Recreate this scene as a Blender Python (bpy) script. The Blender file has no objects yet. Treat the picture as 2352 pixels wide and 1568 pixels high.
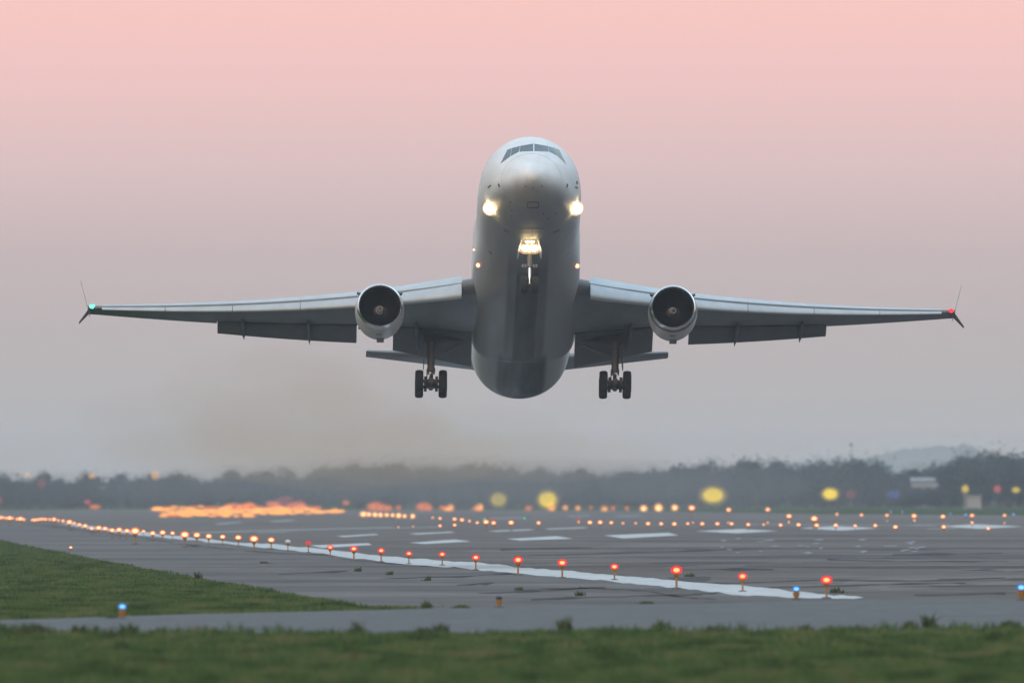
import bpy, bmesh, math, random
import numpy as np
from mathutils import Vector, Matrix
from mathutils.bvhtree import BVHTree

random.seed(11)
RNG = np.random.default_rng(5)
S = bpy.context.scene
COL = S.collection
R = math.radians

# ------------------------------------------------------------------ camera, sky, sun, exposure
F = 41160.0      # focal length in reference pixels (2352 wide)
EYE = 4.5        # camera height
K = EYE / 3.0    # ground distances and fixture sizes grow with it
YH = 1128.0      # row of the horizon
CX = 1176.0
cam = bpy.data.cameras.new('camera')
cam.lens = 630.0
cam.sensor_width = 36.0
cam.shift_y = (YH - 784.0) / 2352.0
cam.clip_start = 1.0
cam.clip_end = 60000.0
cam.dof.use_dof = True
cam.dof.focus_distance = 1042.0
cam.dof.aperture_fstop = 2.0
cam_o = bpy.data.objects.new('camera', cam)
cam_o.location = (0, 0, EYE)
cam_o.rotation_euler = (R(90), 0, 0)
COL.objects.link(cam_o)
S.camera = cam_o

SUN_EL, SUN_AZ = R(3.0), R(200)          # low sun behind the camera, a little to the left
W = bpy.data.worlds.new('World')
S.world = W
W.use_nodes = True
nt = W.node_tree
nt.nodes.clear()


def N(t, kind, **kw):
    n = t.nodes.new(kind)
    for k, v in kw.items():
        if k.startswith('i_'):
            n.inputs[k[2:].replace('_', ' ')].default_value = v
        else:
            setattr(n, k, v)
    return n


wout = N(nt, 'ShaderNodeOutputWorld')
wbg = N(nt, 'ShaderNodeBackground')
wbg.inputs['Strength'].default_value = 1.0
sky = N(nt, 'ShaderNodeTexSky', sky_type='NISHITA')
sky.sun_disc = False
sky.sun_elevation = SUN_EL
sky.sun_rotation = SUN_AZ
sky.dust_density = 2.5
tc = N(nt, 'ShaderNodeTexCoord')
sep = N(nt, 'ShaderNodeSeparateXYZ')
nt.links.new(tc.outputs['Generated'], sep.inputs[0])
mr = N(nt, 'ShaderNodeMapRange')
mr.inputs['From Min'].default_value = 0.0
mr.inputs['From Max'].default_value = 0.06
nt.links.new(sep.outputs['Z'], mr.inputs['Value'])
ramp = N(nt, 'ShaderNodeValToRGB')
stops = [(0.0, (0.38, 0.35, 0.325)), (0.045, (0.435, 0.392, 0.362)), (0.09, (0.485, 0.428, 0.402)), (0.15, (0.515, 0.438, 0.424)), (0.22, (0.575, 0.462, 0.456)),
         (0.30, (0.73, 0.53, 0.525)), (0.38, (0.88, 0.565, 0.54)), (0.46, (0.99, 0.585, 0.545)), (1.0, (0.52, 0.40, 0.42))]
el = ramp.color_ramp.elements
while len(el) < len(stops):
    el.new(0.5)
for e, (p, c) in zip(el, stops):
    e.position = p
    e.color = (*c, 1)
nt.links.new(mr.outputs[0], ramp.inputs[0])
skm = N(nt, 'ShaderNodeMix', data_type='RGBA', blend_type='MULTIPLY')
skm.inputs['Factor'].default_value = 1.0
skm.inputs[7].default_value = (1.78, 1.68, 1.62, 1)     # dusk strength of the sky texture
nt.links.new(sky.outputs[0], skm.inputs[6])
mr2 = N(nt, 'ShaderNodeMapRange', interpolation_type='SMOOTHSTEP')
mr2.inputs['From Min'].default_value = 0.06
mr2.inputs['From Max'].default_value = 0.60
nt.links.new(sep.outputs['Z'], mr2.inputs['Value'])
wm = N(nt, 'ShaderNodeMix', data_type='RGBA')
nt.links.new(mr2.outputs[0], wm.inputs['Factor'])
nt.links.new(ramp.outputs[0], wm.inputs[6])
nt.links.new(skm.outputs[2], wm.inputs[7])
nt.links.new(wm.outputs[2], wbg.inputs['Color'])
nt.links.new(wbg.outputs[0], wout.inputs['Surface'])

sun = bpy.data.lights.new('sun', 'SUN')
sun.energy = 0.22
sun.angle = R(25)
sun.color = (1.0, 0.9, 0.84)
sun_o = bpy.data.objects.new('sun', sun)
sun_o.rotation_euler = Vector((0.25, 0.8, -0.75)).to_track_quat('-Z', 'Y').to_euler()
COL.objects.link(sun_o)

S.view_settings.view_transform = 'Standard'
S.view_settings.look = 'None'
S.view_settings.exposure = 0.0
S.view_settings.gamma = 1.0
S.view_settings.use_curve_mapping = False
S.cycles.max_bounces = 8
S.cycles.transparent_max_bounces = 24
S.cycles.volume_bounces = 1
S.cycles.sample_clamp_indirect = 3.0
S.cycles.use_denoising = True


# ------------------------------------------------------------------ helpers
def at(px, py, z=0.0):
    """ground point (height z) that lies under a reference pixel"""
    d = F * (EYE - z) / (py - YH)
    return Vector(((px - CX) * d / F, d, z))


def at_depth(px, py, d):
    return Vector(((px - CX) * d / F, d, EYE - (py - YH) * d / F))


def tag(o, label=None, cat=None, group=None, kind=None):
    if label:
        o['label'] = label
    if cat:
        o['category'] = cat
    if group:
        o['group'] = group
    if kind:
        o['kind'] = kind
    return o


def thing(name, label, cat, loc=(0, 0, 0), group=None):
    o = bpy.data.objects.new(name, None)
    o.empty_display_size = 0.2
    COL.objects.link(o)
    o.location = loc
    return tag(o, label, cat, group)


def link_mesh(name, me, mats, parent=None, smooth=True):
    if not isinstance(mats, (list, tuple)):
        mats = [mats]
    for m in mats:
        me.materials.append(m)
    if smooth:
        me.polygons.foreach_set('use_smooth', [True] * len(me.polygons))
    me.update()
    o = bpy.data.objects.new(name, me)
    COL.objects.link(o)
    if parent is not None:
        o.parent = parent
    return o


def obj(name, bm, mats, parent=None, smooth=True, sharp=35):
    bmesh.ops.recalc_face_normals(bm, faces=bm.faces[:])
    me = bpy.data.meshes.new(name)
    bm.to_mesh(me)
    bm.free()
    o = link_mesh(name, me, mats, parent, smooth)
    if smooth and sharp:
        try:
            me.set_sharp_from_angle(angle=R(sharp))
        except Exception:
            pass
    return o


def copy_thing(root, loc, scale=None, rotz=None):
    r = root.copy()
    COL.objects.link(r)
    r.location = loc
    if scale is not None:
        r.scale = scale if hasattr(scale, '__len__') else (scale,) * 3
    if rotz is not None:
        r.rotation_euler = (0, 0, rotz)
    for ch in list(root.children):
        c = ch.copy()
        COL.objects.link(c)
        c.parent = r
        for g in list(ch.children):
            d = g.copy()
            COL.objects.link(d)
            d.parent = c
    return r


def loft(bm, rings, cap=True, mat=0, closed=True):
    vs = [[bm.verts.new(p) for p in r] for r in rings]
    n = len(vs[0])
    for a, b in zip(vs, vs[1:]):
        for i in range(n if closed else n - 1):
            j = (i + 1) % n
            f = bm.faces.new((a[i], a[j], b[j], b[i]))
            f.material_index = mat
    if cap:
        for r in (vs[0], vs[-1]):
            try:
                f = bm.faces.new(r)
                f.material_index = mat
            except ValueError:
                pass
    return vs


def tube(bm, p0, p1, r0, r1=None, n=16, mat=0):
    p0, p1 = Vector(p0), Vector(p1)
    r1 = r0 if r1 is None else r1
    q = (p1 - p0).to_track_quat('Z', 'Y')
    rings = []
    for p, r in ((p0, r0), (p1, r1)):
        rings.append([p + q @ Vector((r * math.cos(2 * math.pi * i / n), r * math.sin(2 * math.pi * i / n), 0)) for i in range(n)])
    loft(bm, rings, mat=mat)


def box(bm, c, s, rot=None, mat=0):
    c = Vector(c)
    vs = []
    for dz in (-1, 1):
        for dx, dy in ((-1, -1), (1, -1), (1, 1), (-1, 1)):
            v = Vector((dx * s[0] / 2, dy * s[1] / 2, dz * s[2] / 2))
            if rot is not None:
                v = rot @ v
            vs.append(bm.verts.new(c + v))
    for q in ((0, 3, 2, 1), (4, 5, 6, 7), (0, 1, 5, 4), (1, 2, 6, 5), (2, 3, 7, 6), (3, 0, 4, 7)):
        f = bm.faces.new([vs[i] for i in q])
        f.material_index = mat


def lathe(bm, prof, axis_o=(0, 0, 0), axis='Y', n=48, mat=0, cap=False, squash=1.0):
    """prof: list of (t along axis, radius)"""
    o = Vector(axis_o)
    rings = []
    for t, r in prof:
        ring = []
        for i in range(n):
            a = 2 * math.pi * i / n
            u, v = r * math.cos(a), r * math.sin(a) * squash
            if axis == 'Y':
                ring.append(o + Vector((u, t, v)))
            elif axis == 'X':
                ring.append(o + Vector((t, u, v)))
            else:
                ring.append(o + Vector((u, v, t)))
        rings.append(ring)
    loft(bm, rings, cap=cap, mat=mat)


def ball(bm, c, r, sq=(1, 1, 1), seg=16, mat=0):
    mtx = Matrix.Translation(c) @ Matrix.Diagonal((*sq, 1))
    res = bmesh.ops.create_uvsphere(bm, u_segments=seg, v_segments=max(6, seg // 2), radius=r, matrix=mtx)
    for v in res['verts']:
        for f in v.link_faces:
            f.material_index = mat


ORD = ('first second third fourth fifth sixth seventh eighth ninth tenth eleventh twelfth thirteenth fourteenth fifteenth sixteenth '
       'seventeenth eighteenth nineteenth twentieth').split()


def ordinal(i):
    if i < 20:
        return ORD[i]
    tens = {2: 'twenty', 3: 'thirty', 4: 'forty', 5: 'fifty'}
    n = i + 1
    if n % 10 == 0:
        return {20: 'twentieth', 30: 'thirtieth', 40: 'fortieth', 50: 'fiftieth'}[n]
    return tens[n // 10] + '-' + ORD[n % 10 - 1]


# ------------------------------------------------------------------ materials
def new_mat(name):
    m = bpy.data.materials.new(name)
    m.use_nodes = True
    m.node_tree.nodes.clear()
    t = m.node_tree
    out = N(t, 'ShaderNodeOutputMaterial')
    return m, t, out


def principled(name, col, rough=0.5, metal=0.0, noise=0.0, nscale=1.0, bump=0.0, spec=None, stretch=None):
    m, t, out = new_mat(name)
    b = N(t, 'ShaderNodeBsdfPrincipled')
    b.inputs['Base Color'].default_value = (*col, 1)
    b.inputs['Roughness'].default_value = rough
    b.inputs['Metallic'].default_value = metal
    if spec is not None:
        b.inputs['Specular IOR Level'].default_value = spec
    t.links.new(b.outputs[0], out.inputs['Surface'])
    if noise:
        co = N(t, 'ShaderNodeTexCoord')
        src = co.outputs['Object']
        if stretch:
            mp = N(t, 'ShaderNodeMapping')
            mp.inputs['Scale'].default_value = stretch
            t.links.new(src, mp.inputs[0])
            src = mp.outputs[0]
        no = N(t, 'ShaderNodeTexNoise')
        no.inputs['Scale'].default_value = nscale
        no.inputs['Detail'].default_value = 6
        t.links.new(src, no.inputs['Vector'])
        mrn = N(t, 'ShaderNodeMapRange')
        mrn.inputs['From Min'].default_value = 0.3
        mrn.inputs['From Max'].default_value = 0.7
        mrn.inputs['To Min'].default_value = 1 - noise
        mrn.inputs['To Max'].default_value = 1 + noise
        t.links.new(no.outputs['Fac'], mrn.inputs['Value'])
        mx = N(t, 'ShaderNodeMix', data_type='RGBA', blend_type='MULTIPLY')
        mx.inputs['Factor'].default_value = 1
        mx.inputs[6].default_value = (*col, 1)
        t.links.new(mrn.outputs[0], mx.inputs[7])
        t.links.new(mx.outputs[2], b.inputs['Base Color'])
        if bump:
            bp = N(t, 'ShaderNodeBump')
            bp.inputs['Strength'].default_value = bump
            t.links.new(no.outputs['Fac'], bp.inputs['Height'])
            t.links.new(bp.outputs[0], b.inputs['Normal'])
    return m


def emit(name, col, strength, clear=0.0, sample=False):
    """glowing lamp part; clear > 0 makes it a see-through coloured glass that glows"""
    m, t, out = new_mat(name)
    e = N(t, 'ShaderNodeEmission')
    e.inputs[0].default_value = (*col, 1)
    e.inputs[1].default_value = strength
    if clear:
        tr = N(t, 'ShaderNodeBsdfTransparent')
        mx = N(t, 'ShaderNodeMixShader')
        mx.inputs[0].default_value = clear
        t.links.new(e.outputs[0], mx.inputs[1])
        t.links.new(tr.outputs[0], mx.inputs[2])
        t.links.new(mx.outputs[0], out.inputs['Surface'])
    else:
        t.links.new(e.outputs[0], out.inputs['Surface'])
    if not sample:
        m.cycles.emission_sampling = 'NONE'
    return m


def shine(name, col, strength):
    """see-through glow shell that adds its own light to what is seen through it"""
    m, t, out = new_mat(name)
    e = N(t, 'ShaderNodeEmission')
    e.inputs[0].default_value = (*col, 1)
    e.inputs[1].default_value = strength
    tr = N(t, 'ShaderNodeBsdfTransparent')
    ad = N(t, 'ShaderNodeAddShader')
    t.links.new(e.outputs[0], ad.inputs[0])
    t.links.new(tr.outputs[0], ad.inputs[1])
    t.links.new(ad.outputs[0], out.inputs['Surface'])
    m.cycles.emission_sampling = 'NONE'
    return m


def mat_fuselage():
    m, t, out = new_mat('fuselage_paint')
    b = N(t, 'ShaderNodeBsdfPrincipled')
    b.inputs['Roughness'].default_value = 0.33
    b.inputs['Specular IOR Level'].default_value = 0.35
    t.links.new(b.outputs[0], out.inputs['Surface'])
    co = N(t, 'ShaderNodeTexCoord')
    sp = N(t, 'ShaderNodeSeparateXYZ')
    t.links.new(co.outputs['Object'], sp.inputs[0])

    def math_(op, a, bb=None, c=None):
        n = N(t, 'ShaderNodeMath', operation=op)
        for i, v in enumerate((a, bb, c)):
            if v is None:
                continue
            if isinstance(v, (int, float)):
                n.inputs[i].default_value = v
            else:
                t.links.new(v, n.inputs[i])
        return n.outputs[0]

    def step(v, a, bb, lo=0.0, hi=1.0):
        n = N(t, 'ShaderNodeMapRange', interpolation_type='SMOOTHSTEP')
        n.inputs['From Min'].default_value = a
        n.inputs['From Max'].default_value = bb
        n.inputs['To Min'].default_value = lo
        n.inputs['To Max'].default_value = hi
        t.links.new(v, n.inputs['Value'])
        return n.outputs[0]
    # dirt noise, stretched along the body
    mp = N(t, 'ShaderNodeMapping')
    mp.inputs['Scale'].default_value = (1.6, 0.13, 1.6)
    t.links.new(co.outputs['Object'], mp.inputs[0])
    no = N(t, 'ShaderNodeTexNoise')
    no.inputs['Scale'].default_value = 1.7
    no.inputs['Detail'].default_value = 7
    t.links.new(mp.outputs[0], no.inputs['Vector'])
    no2 = N(t, 'ShaderNodeTexNoise')
    no2.inputs['Scale'].default_value = 0.9
    no2.inputs['Detail'].default_value = 8
    t.links.new(mp.outputs[0], no2.inputs['Vector'])
    ax = math_('ABSOLUTE', math_('ADD', sp.outputs['X'], math_('MULTIPLY', math_('SUBTRACT', no.outputs['Fac'], 0.5), 0.12)))
    low = step(sp.outputs['Z'], -2.4, -2.0, 1.0, 0.0)
    # oily centre stripe behind the nose gear, wider behind the wheel wells
    s1 = math_('MULTIPLY', step(ax, 0.58, 0.78, 1, 0), step(sp.outputs['Y'], 11.0, 17.0))
    s2 = math_('MULTIPLY', step(ax, 1.25, 1.6, 1, 0), step(sp.outputs['Y'], 33.0, 36.0))
    s3 = math_('MULTIPLY', step(ax, 1.05, 1.3, 0.6, 0), step(sp.outputs['Y'], 9.0, 16.0))
    grime = math_('MULTIPLY', math_('MAXIMUM', math_('MAXIMUM', s1, s2), s3), low)
    # underside shade put into the paint: darker grey below the side line
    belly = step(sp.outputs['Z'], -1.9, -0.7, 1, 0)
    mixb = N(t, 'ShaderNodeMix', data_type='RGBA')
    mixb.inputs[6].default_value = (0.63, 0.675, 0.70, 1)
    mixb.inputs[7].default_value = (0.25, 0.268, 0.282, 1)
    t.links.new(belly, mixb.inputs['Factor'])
    dirt = N(t, 'ShaderNodeMapRange')
    dirt.inputs['From Min'].default_value = 0.25
    dirt.inputs['From Max'].default_value = 0.75
    dirt.inputs['To Min'].default_value = 0.80
    dirt.inputs['To Max'].default_value = 1.06
    t.links.new(no2.outputs['Fac'], dirt.inputs['Value'])
    mul = N(t, 'ShaderNodeMix', data_type='RGBA', blend_type='MULTIPLY')
    mul.inputs['Factor'].default_value = 1
    t.links.new(mixb.outputs[2], mul.inputs[6])
    t.links.new(dirt.outputs[0], mul.inputs[7])
    gm = N(t, 'ShaderNodeMix', data_type='RGBA')
    t.links.new(math_('MULTIPLY', grime, 0.97), gm.inputs['Factor'])
    t.links.new(mul.outputs[2], gm.inputs[6])
    gm.inputs[7].default_value = (0.026, 0.028, 0.033, 1)
    t.links.new(gm.outputs[2], b.inputs['Base Color'])
    t.links.new(step(no2.outputs['Fac'], 0.3, 0.7, 0.42, 0.62), b.inputs['Roughness'])
    return m


M = {}
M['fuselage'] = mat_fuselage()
M['white_paint'] = principled('white_aircraft_paint', (0.72, 0.72, 0.71), 0.35, noise=0.06, nscale=1.2)
M['wing_grey'] = principled('wing_grey_paint', (0.135, 0.150, 0.165), 0.5, noise=0.16, nscale=0.9, stretch=(1, 0.35, 1))
M['flap_grey'] = principled('flap_grey_paint', (0.095, 0.105, 0.118), 0.55, noise=0.14, nscale=1.4, stretch=(1, 0.4, 1))
M['slat_metal'] = principled('slat_bare_metal', (0.40, 0.445, 0.475), 0.42, metal=0.2, noise=0.08, nscale=1.1)
M['cowl'] = principled('cowl_paint', (0.44, 0.45, 0.46), 0.35, noise=0.10, nscale=1.6)
M['band'] = principled('cowl_dark_band', (0.10, 0.105, 0.115), 0.4)
M['lip'] = principled('inlet_lip_metal', (0.80, 0.82, 0.84), 0.22, metal=1.0)
M['duct'] = principled('inlet_duct_lining', (0.013, 0.014, 0.017), 0.6)
M['blade'] = principled('fan_blade_metal', (0.013, 0.014, 0.017), 0.45, metal=0.3)
M['spinner'] = principled('spinner_grey', (0.07, 0.072, 0.075), 0.5)
M['white_mark'] = principled('white_mark', (0.34, 0.34, 0.34), 0.5)
M['dark'] = principled('dark_gap', (0.025, 0.026, 0.03), 0.7)
M['exhaust_metal'] = principled('exhaust_metal', (0.20, 0.18, 0.16), 0.45, metal=0.8)
M['gear_paint'] = principled('gear_grey_paint', (0.10, 0.105, 0.115), 0.45)
M['gear_dark'] = principled('gear_dark_parts', (0.05, 0.05, 0.055), 0.55)
M['chrome'] = principled('oleo_chrome', (0.55, 0.56, 0.58), 0.22, metal=1.0)
M['tyre'] = principled('tyre_rubber', (0.011, 0.011, 0.013), 0.8)
M['rim'] = principled('wheel_rim', (0.10, 0.105, 0.11), 0.4, metal=0.5)
M['glass'] = principled('cockpit_glass', (0.012, 0.016, 0.022), 0.12, spec=0.35)
M['line'] = principled('panel_gap', (0.07, 0.07, 0.075), 0.6)
M['seam'] = principled('skin_seam_sealant', (0.25, 0.25, 0.26), 0.6)
M['probe'] = principled('probe_dark_red', (0.10, 0.04, 0.04), 0.5)
M['blue_fin'] = principled('tail_dark_blue', (0.02, 0.03, 0.09), 0.35)
M['landing_core'] = emit('landing_lamp_bulb', (1.0, 0.74, 0.38), 26.0, sample=True)
M['landing_halo'] = shine('landing_lamp_halo', (1.0, 0.58, 0.22), .34)  # additive halo that paints the bloom around the aircraft lamps
M['small_lamp'] = emit('small_orange_lamp', (1.0, 0.66, 0.42), 5.0)
M['small_rim'] = emit('small_orange_lamp_glass', (1.0, 0.25, 0.06), 1.0, clear=0.4)
M['green_lamp'] = emit('green_navigation_glass', (0.12, 1.0, 0.55), 2.6)
M['red_lamp'] = emit('red_navigation_glass', (1.0, 0.05, 0.07), 1.6)

M['red_core'] = emit('red_light_bulb', (1.0, 0.62, 0.17), 4.2)
M['red_glass'] = emit('red_light_glass', (1.0, 0.03, 0.06), 1.15, clear=0.3)
M['red_dim'] = emit('dim_red_light_glass', (1.0, 0.08, 0.09), 0.75)
M['orange_core'] = emit('orange_light_bulb', (1.0, 0.80, 0.48), 6.0)
M['orange_glass'] = emit('orange_light_glass', (1.0, 0.19, 0.03), 1.3, clear=0.25)
M['far_core'] = emit('far_approach_bulb', (1.0, 0.50, 0.17), 1.25, clear=0.25)
M['far_glass'] = emit('far_approach_glass', (1.0, 0.30, 0.12), 0.62, clear=0.55)
M['blue_glass'] = emit('blue_taxi_glass', (0.04, 0.25, 1.0), 0.8, clear=0.4)
M['blue_core'] = emit('blue_taxi_bulb', (0.35, 0.85, 1.0), 2.2)
M['green_glass'] = emit('green_threshold_glass', (0.1, 0.9, 0.5), 0.9)
M['yellow_glass'] = emit('yellow_sign_panel', (0.86, 0.60, 0.03), 0.95)
M['yellow_dim'] = emit('dim_yellow_sign_panel', (0.62, 0.44, 0.10), 0.60)
M['amber_dim'] = emit('amber_far_lamp', (0.80, 0.38, 0.16), 0.75, clear=0.25)
M['unlit_glass'] = principled('unlit_lamp_glass', (0.45, 0.45, 0.47), 0.25)
M['unlit_blue'] = principled('unlit_blue_glass', (0.02, 0.03, 0.08), 0.2)
M['yellow_paint'] = principled('yellow_fixture_paint', (0.25, 0.125, 0.015), 0.5, noise=0.15, nscale=9)

# ------------------------------------------------------------------ ground and pavements
def ground_mat(name, c1, c2, c3, scale, rough=0.9, fine=None, stretch=(1, 1, 1), patch=None):
    m, t, out = new_mat(name)
    b = N(t, 'ShaderNodeBsdfPrincipled')
    b.inputs['Roughness'].default_value = rough
    b.inputs['Specular IOR Level'].default_value = 0.0
    t.links.new(b.outputs[0], out.inputs['Surface'])
    co = N(t, 'ShaderNodeTexCoord')
    mp = N(t, 'ShaderNodeMapping')
    mp.inputs['Scale'].default_value = stretch
    t.links.new(co.outputs['Object'], mp.inputs[0])
    no = N(t, 'ShaderNodeTexNoise')
    no.inputs['Scale'].default_value = scale / K
    no.inputs['Detail'].default_value = 8
    no.inputs['Roughness'].default_value = 0.65
    t.links.new(mp.outputs[0], no.inputs['Vector'])
    rp = N(t, 'ShaderNodeValToRGB')
    rp.color_ramp.elements.new(0.5)
    for e, (p, c) in zip(rp.color_ramp.elements, ((0.32, c1), (0.5, c2), (0.68, c3))):
        e.position = p
        e.color = (*c, 1)
    t.links.new(no.outputs['Fac'], rp.inputs[0])
    last = rp.outputs[0]
    if patch:
        no3 = N(t, 'ShaderNodeTexNoise')
        no3.inputs['Scale'].default_value = patch / K
        no3.inputs['Detail'].default_value = 3
        t.links.new(co.outputs['Object'], no3.inputs['Vector'])
        r3 = N(t, 'ShaderNodeMapRange')
        r3.inputs['From Min'].default_value = 0.35
        r3.inputs['From Max'].default_value = 0.65
        r3.inputs['To Min'].default_value = 0.86
        r3.inputs['To Max'].default_value = 1.14
        t.links.new(no3.outputs['Fac'], r3.inputs['Value'])
        m3 = N(t, 'ShaderNodeMix', data_type='RGBA', blend_type='MULTIPLY')
        m3.inputs['Factor'].default_value = 1
        t.links.new(last, m3.inputs[6])
        t.links.new(r3.outputs[0], m3.inputs[7])
        last = m3.outputs[2]
    if fine:
        no2 = N(t, 'ShaderNodeTexNoise')
        no2.inputs['Scale'].default_value = fine / K
        no2.inputs['Detail'].default_value = 5
        t.links.new(mp.outputs[0], no2.inputs['Vector'])
        r2 = N(t, 'ShaderNodeMapRange')
        r2.inputs['From Min'].default_value = 0.3
        r2.inputs['From Max'].default_value = 0.7
        r2.inputs['To Min'].default_value = 0.82
        r2.inputs['To Max'].default_value = 1.18
        t.links.new(no2.outputs['Fac'], r2.inputs['Value'])
        mx = N(t, 'ShaderNodeMix', data_type='RGBA', blend_type='MULTIPLY')
        mx.inputs['Factor'].default_value = 1
        t.links.new(last, mx.inputs[6])
        t.links.new(r2.outputs[0], mx.inputs[7])
        last = mx.outputs[2]
    t.links.new(last, b.inputs['Base Color'])
    return m


M['grass_ground'] = ground_mat('airfield_grass_soil', (0.030, 0.045, 0.020), (0.044, 0.066, 0.028), (0.055, 0.074, 0.034), 0.35, fine=2.0, stretch=(1, 0.35, 1))
M['asphalt'] = ground_mat('runway_asphalt', (0.110, 0.102, 0.098), (0.138, 0.127, 0.121), (0.162, 0.149, 0.139), 0.16, fine=1.3, stretch=(0.5, 0.5, 1), patch=0.022)
M['shoulder'] = ground_mat('shoulder_asphalt', (0.112, 0.108, 0.107), (0.138, 0.132, 0.130), (0.160, 0.153, 0.148), 0.12, fine=1.0, stretch=(0.6, 0.5, 1), patch=0.03)
M['road'] = ground_mat('perimeter_road_asphalt', (0.118, 0.121, 0.124), (0.134, 0.138, 0.141), (0.150, 0.154, 0.156), 0.3, fine=2.0)
M['white_line'] = ground_mat('runway_white_paint', (0.30, 0.315, 0.32), (0.44, 0.465, 0.475), (0.52, 0.54, 0.55), 0.5, fine=3.0)
M['worn_line'] = ground_mat('worn_white_paint', (0.16, 0.18, 0.185), (0.26, 0.285, 0.29), (0.38, 0.405, 0.41), 0.5, fine=3.0)
M['crack'] = principled('sealed_crack_tar', (0.072, 0.068, 0.068), 0.9, noise=0.3, nscale=0.6, spec=0.0)
M['rubber'] = ground_mat('tyre_rubber_marks', (0.085, 0.08, 0.084), (0.105, 0.10, 0.103), (0.13, 0.124, 0.126), 0.2, fine=1.2, stretch=(1, 0.2, 1))


def sheet(name, pts, mat, z, label, jag=0.0, step=60):
    """a flat sheet on the ground from its outline in reference pixels"""
    P = []
    n = len(pts)
    for i in range(n):
        a, b = pts[i], pts[(i + 1) % n]
        k = max(1, int(math.hypot(b[0] - a[0], b[1] - a[1]) / step)) if jag else 1
        for j in range(k):
            f = j / k
            jj = jag if j else 0
            P.append((a[0] + (b[0] - a[0]) * f, a[1] + (b[1] - a[1]) * f + random.uniform(-jj, jj)))
    bm = bmesh.new()
    vs = []
    for p in P:
        q = at(*p)
        q.z = z
        vs.append(bm.verts.new(q))
    f = bm.faces.new(vs)
    bmesh.ops.triangulate(bm, faces=[f])
    for f in bm.faces:
        f.normal_update()
        if f.normal.z < 0:
            f.normal_flip()
    me = bpy.data.meshes.new(name)
    bm.to_mesh(me)
    bm.free()
    o = link_mesh(name, me, mat, None, False)
    return tag(o, label, name.split('_')[-1], None, 'structure')


bm = bmesh.new()
bmesh.ops.create_grid(bm, x_segments=1, y_segments=1, size=0.5, matrix=Matrix.Translation((0, 6900, 0)) @ Matrix.Diagonal((7000, 14200, 1, 1)))
g = obj('ground', bm, M['grass_ground'], None, False)
tag(g, 'flat green airfield grass reaching to the tree line', 'ground', None, 'structure')

sheet('shoulder', [(-900, 1205), (-300, 1198), (0, 1240), (200, 1280), (420, 1322), (640, 1360), (820, 1391), (1000, 1397), (2500, 1382), (5200, 1386), (4200, 1200), (2700, 1184.5),
                   (2352, 1183), (1900, 1180), (1600, 1175), (1350, 1172), (1000, 1170), (300, 1169), (0, 1171), (-900, 1176)],
      M['shoulder'], 0.004, 'grey asphalt shoulder between grass and the white runway edge line')
sheet('runway', [(2000, 1373), (1500, 1336), (1000, 1296), (640, 1255), (200, 1212), (0, 1194), (-500, 1186), (-500, 1178), (300, 1172), (1000, 1173), (1350, 1176), (1900, 1186), (2352, 1190), (2900, 1195), (4200, 1215), (5200, 1379), (2500, 1376)],
      M['asphalt'], 0.008, 'dark grey asphalt runway with white threshold bars')
sheet('road', [(-900, 1455), (-900, 1437), (0, 1424), (400, 1411), (840, 1401), (1100, 1395), (1600, 1386), (1985, 1378), (2352, 1377), (3300, 1375), (3300, 1455)],
      M['road'], 0.012, 'pale blue grey perimeter road across the foreground', jag=0.0)

# faint darker rubber bands on the runway
for px0, px1, y0, y1 in ((300, 2500, 1262, 1257), (1250, 2700, 1284, 1274), (900, 2900, 1243, 1239), (1700, 3000, 1306, 1299), (1500, 2600, 1233, 1230)):
    sheet('rubber_streak', [(px0, (y0 + y1) / 2), (px0 + (px1 - px0) * .3, y0), (px1, y0), (px1, y1), (px0 + (px1 - px0) * .4, y1)], M['rubber'], 0.0115,
          'dark rubber streak on the runway asphalt')

# patched and weathered areas of the pavement
M['patch_light'] = ground_mat('weathered_asphalt_patch', (0.146, 0.138, 0.134), (0.168, 0.158, 0.152), (0.186, 0.175, 0.167), 0.3, fine=1.1)
M['patch_dark'] = ground_mat('dark_asphalt_patch', (0.070, 0.068, 0.070), (0.090, 0.087, 0.089), (0.105, 0.10, 0.10), 0.3, fine=1.1)
pr = random.Random(14)
for i in range(26):
    py = 1222 + 128 * pr.random() ** 1.2
    px = pr.uniform(500 + (py - 1222) * 9, 2420)
    w = pr.uniform(120, 520)
    h = (py - 1200) * pr.uniform(.012, .05) + .6
    n_ = 18
    out_ = []
    for k in range(n_):
        a = 2 * math.pi * k / n_
        q = pr.uniform(.7, 1.15)
        out_.append((px + math.cos(a) * w * .5 * q, py + math.sin(a) * h * q - math.cos(a) * h * .4))
    sheet('asphalt_patch', out_, M['patch_light'] if i % 3 else M['patch_dark'], 0.0092 + i * .00008, 'weathered patch of runway asphalt')

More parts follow.
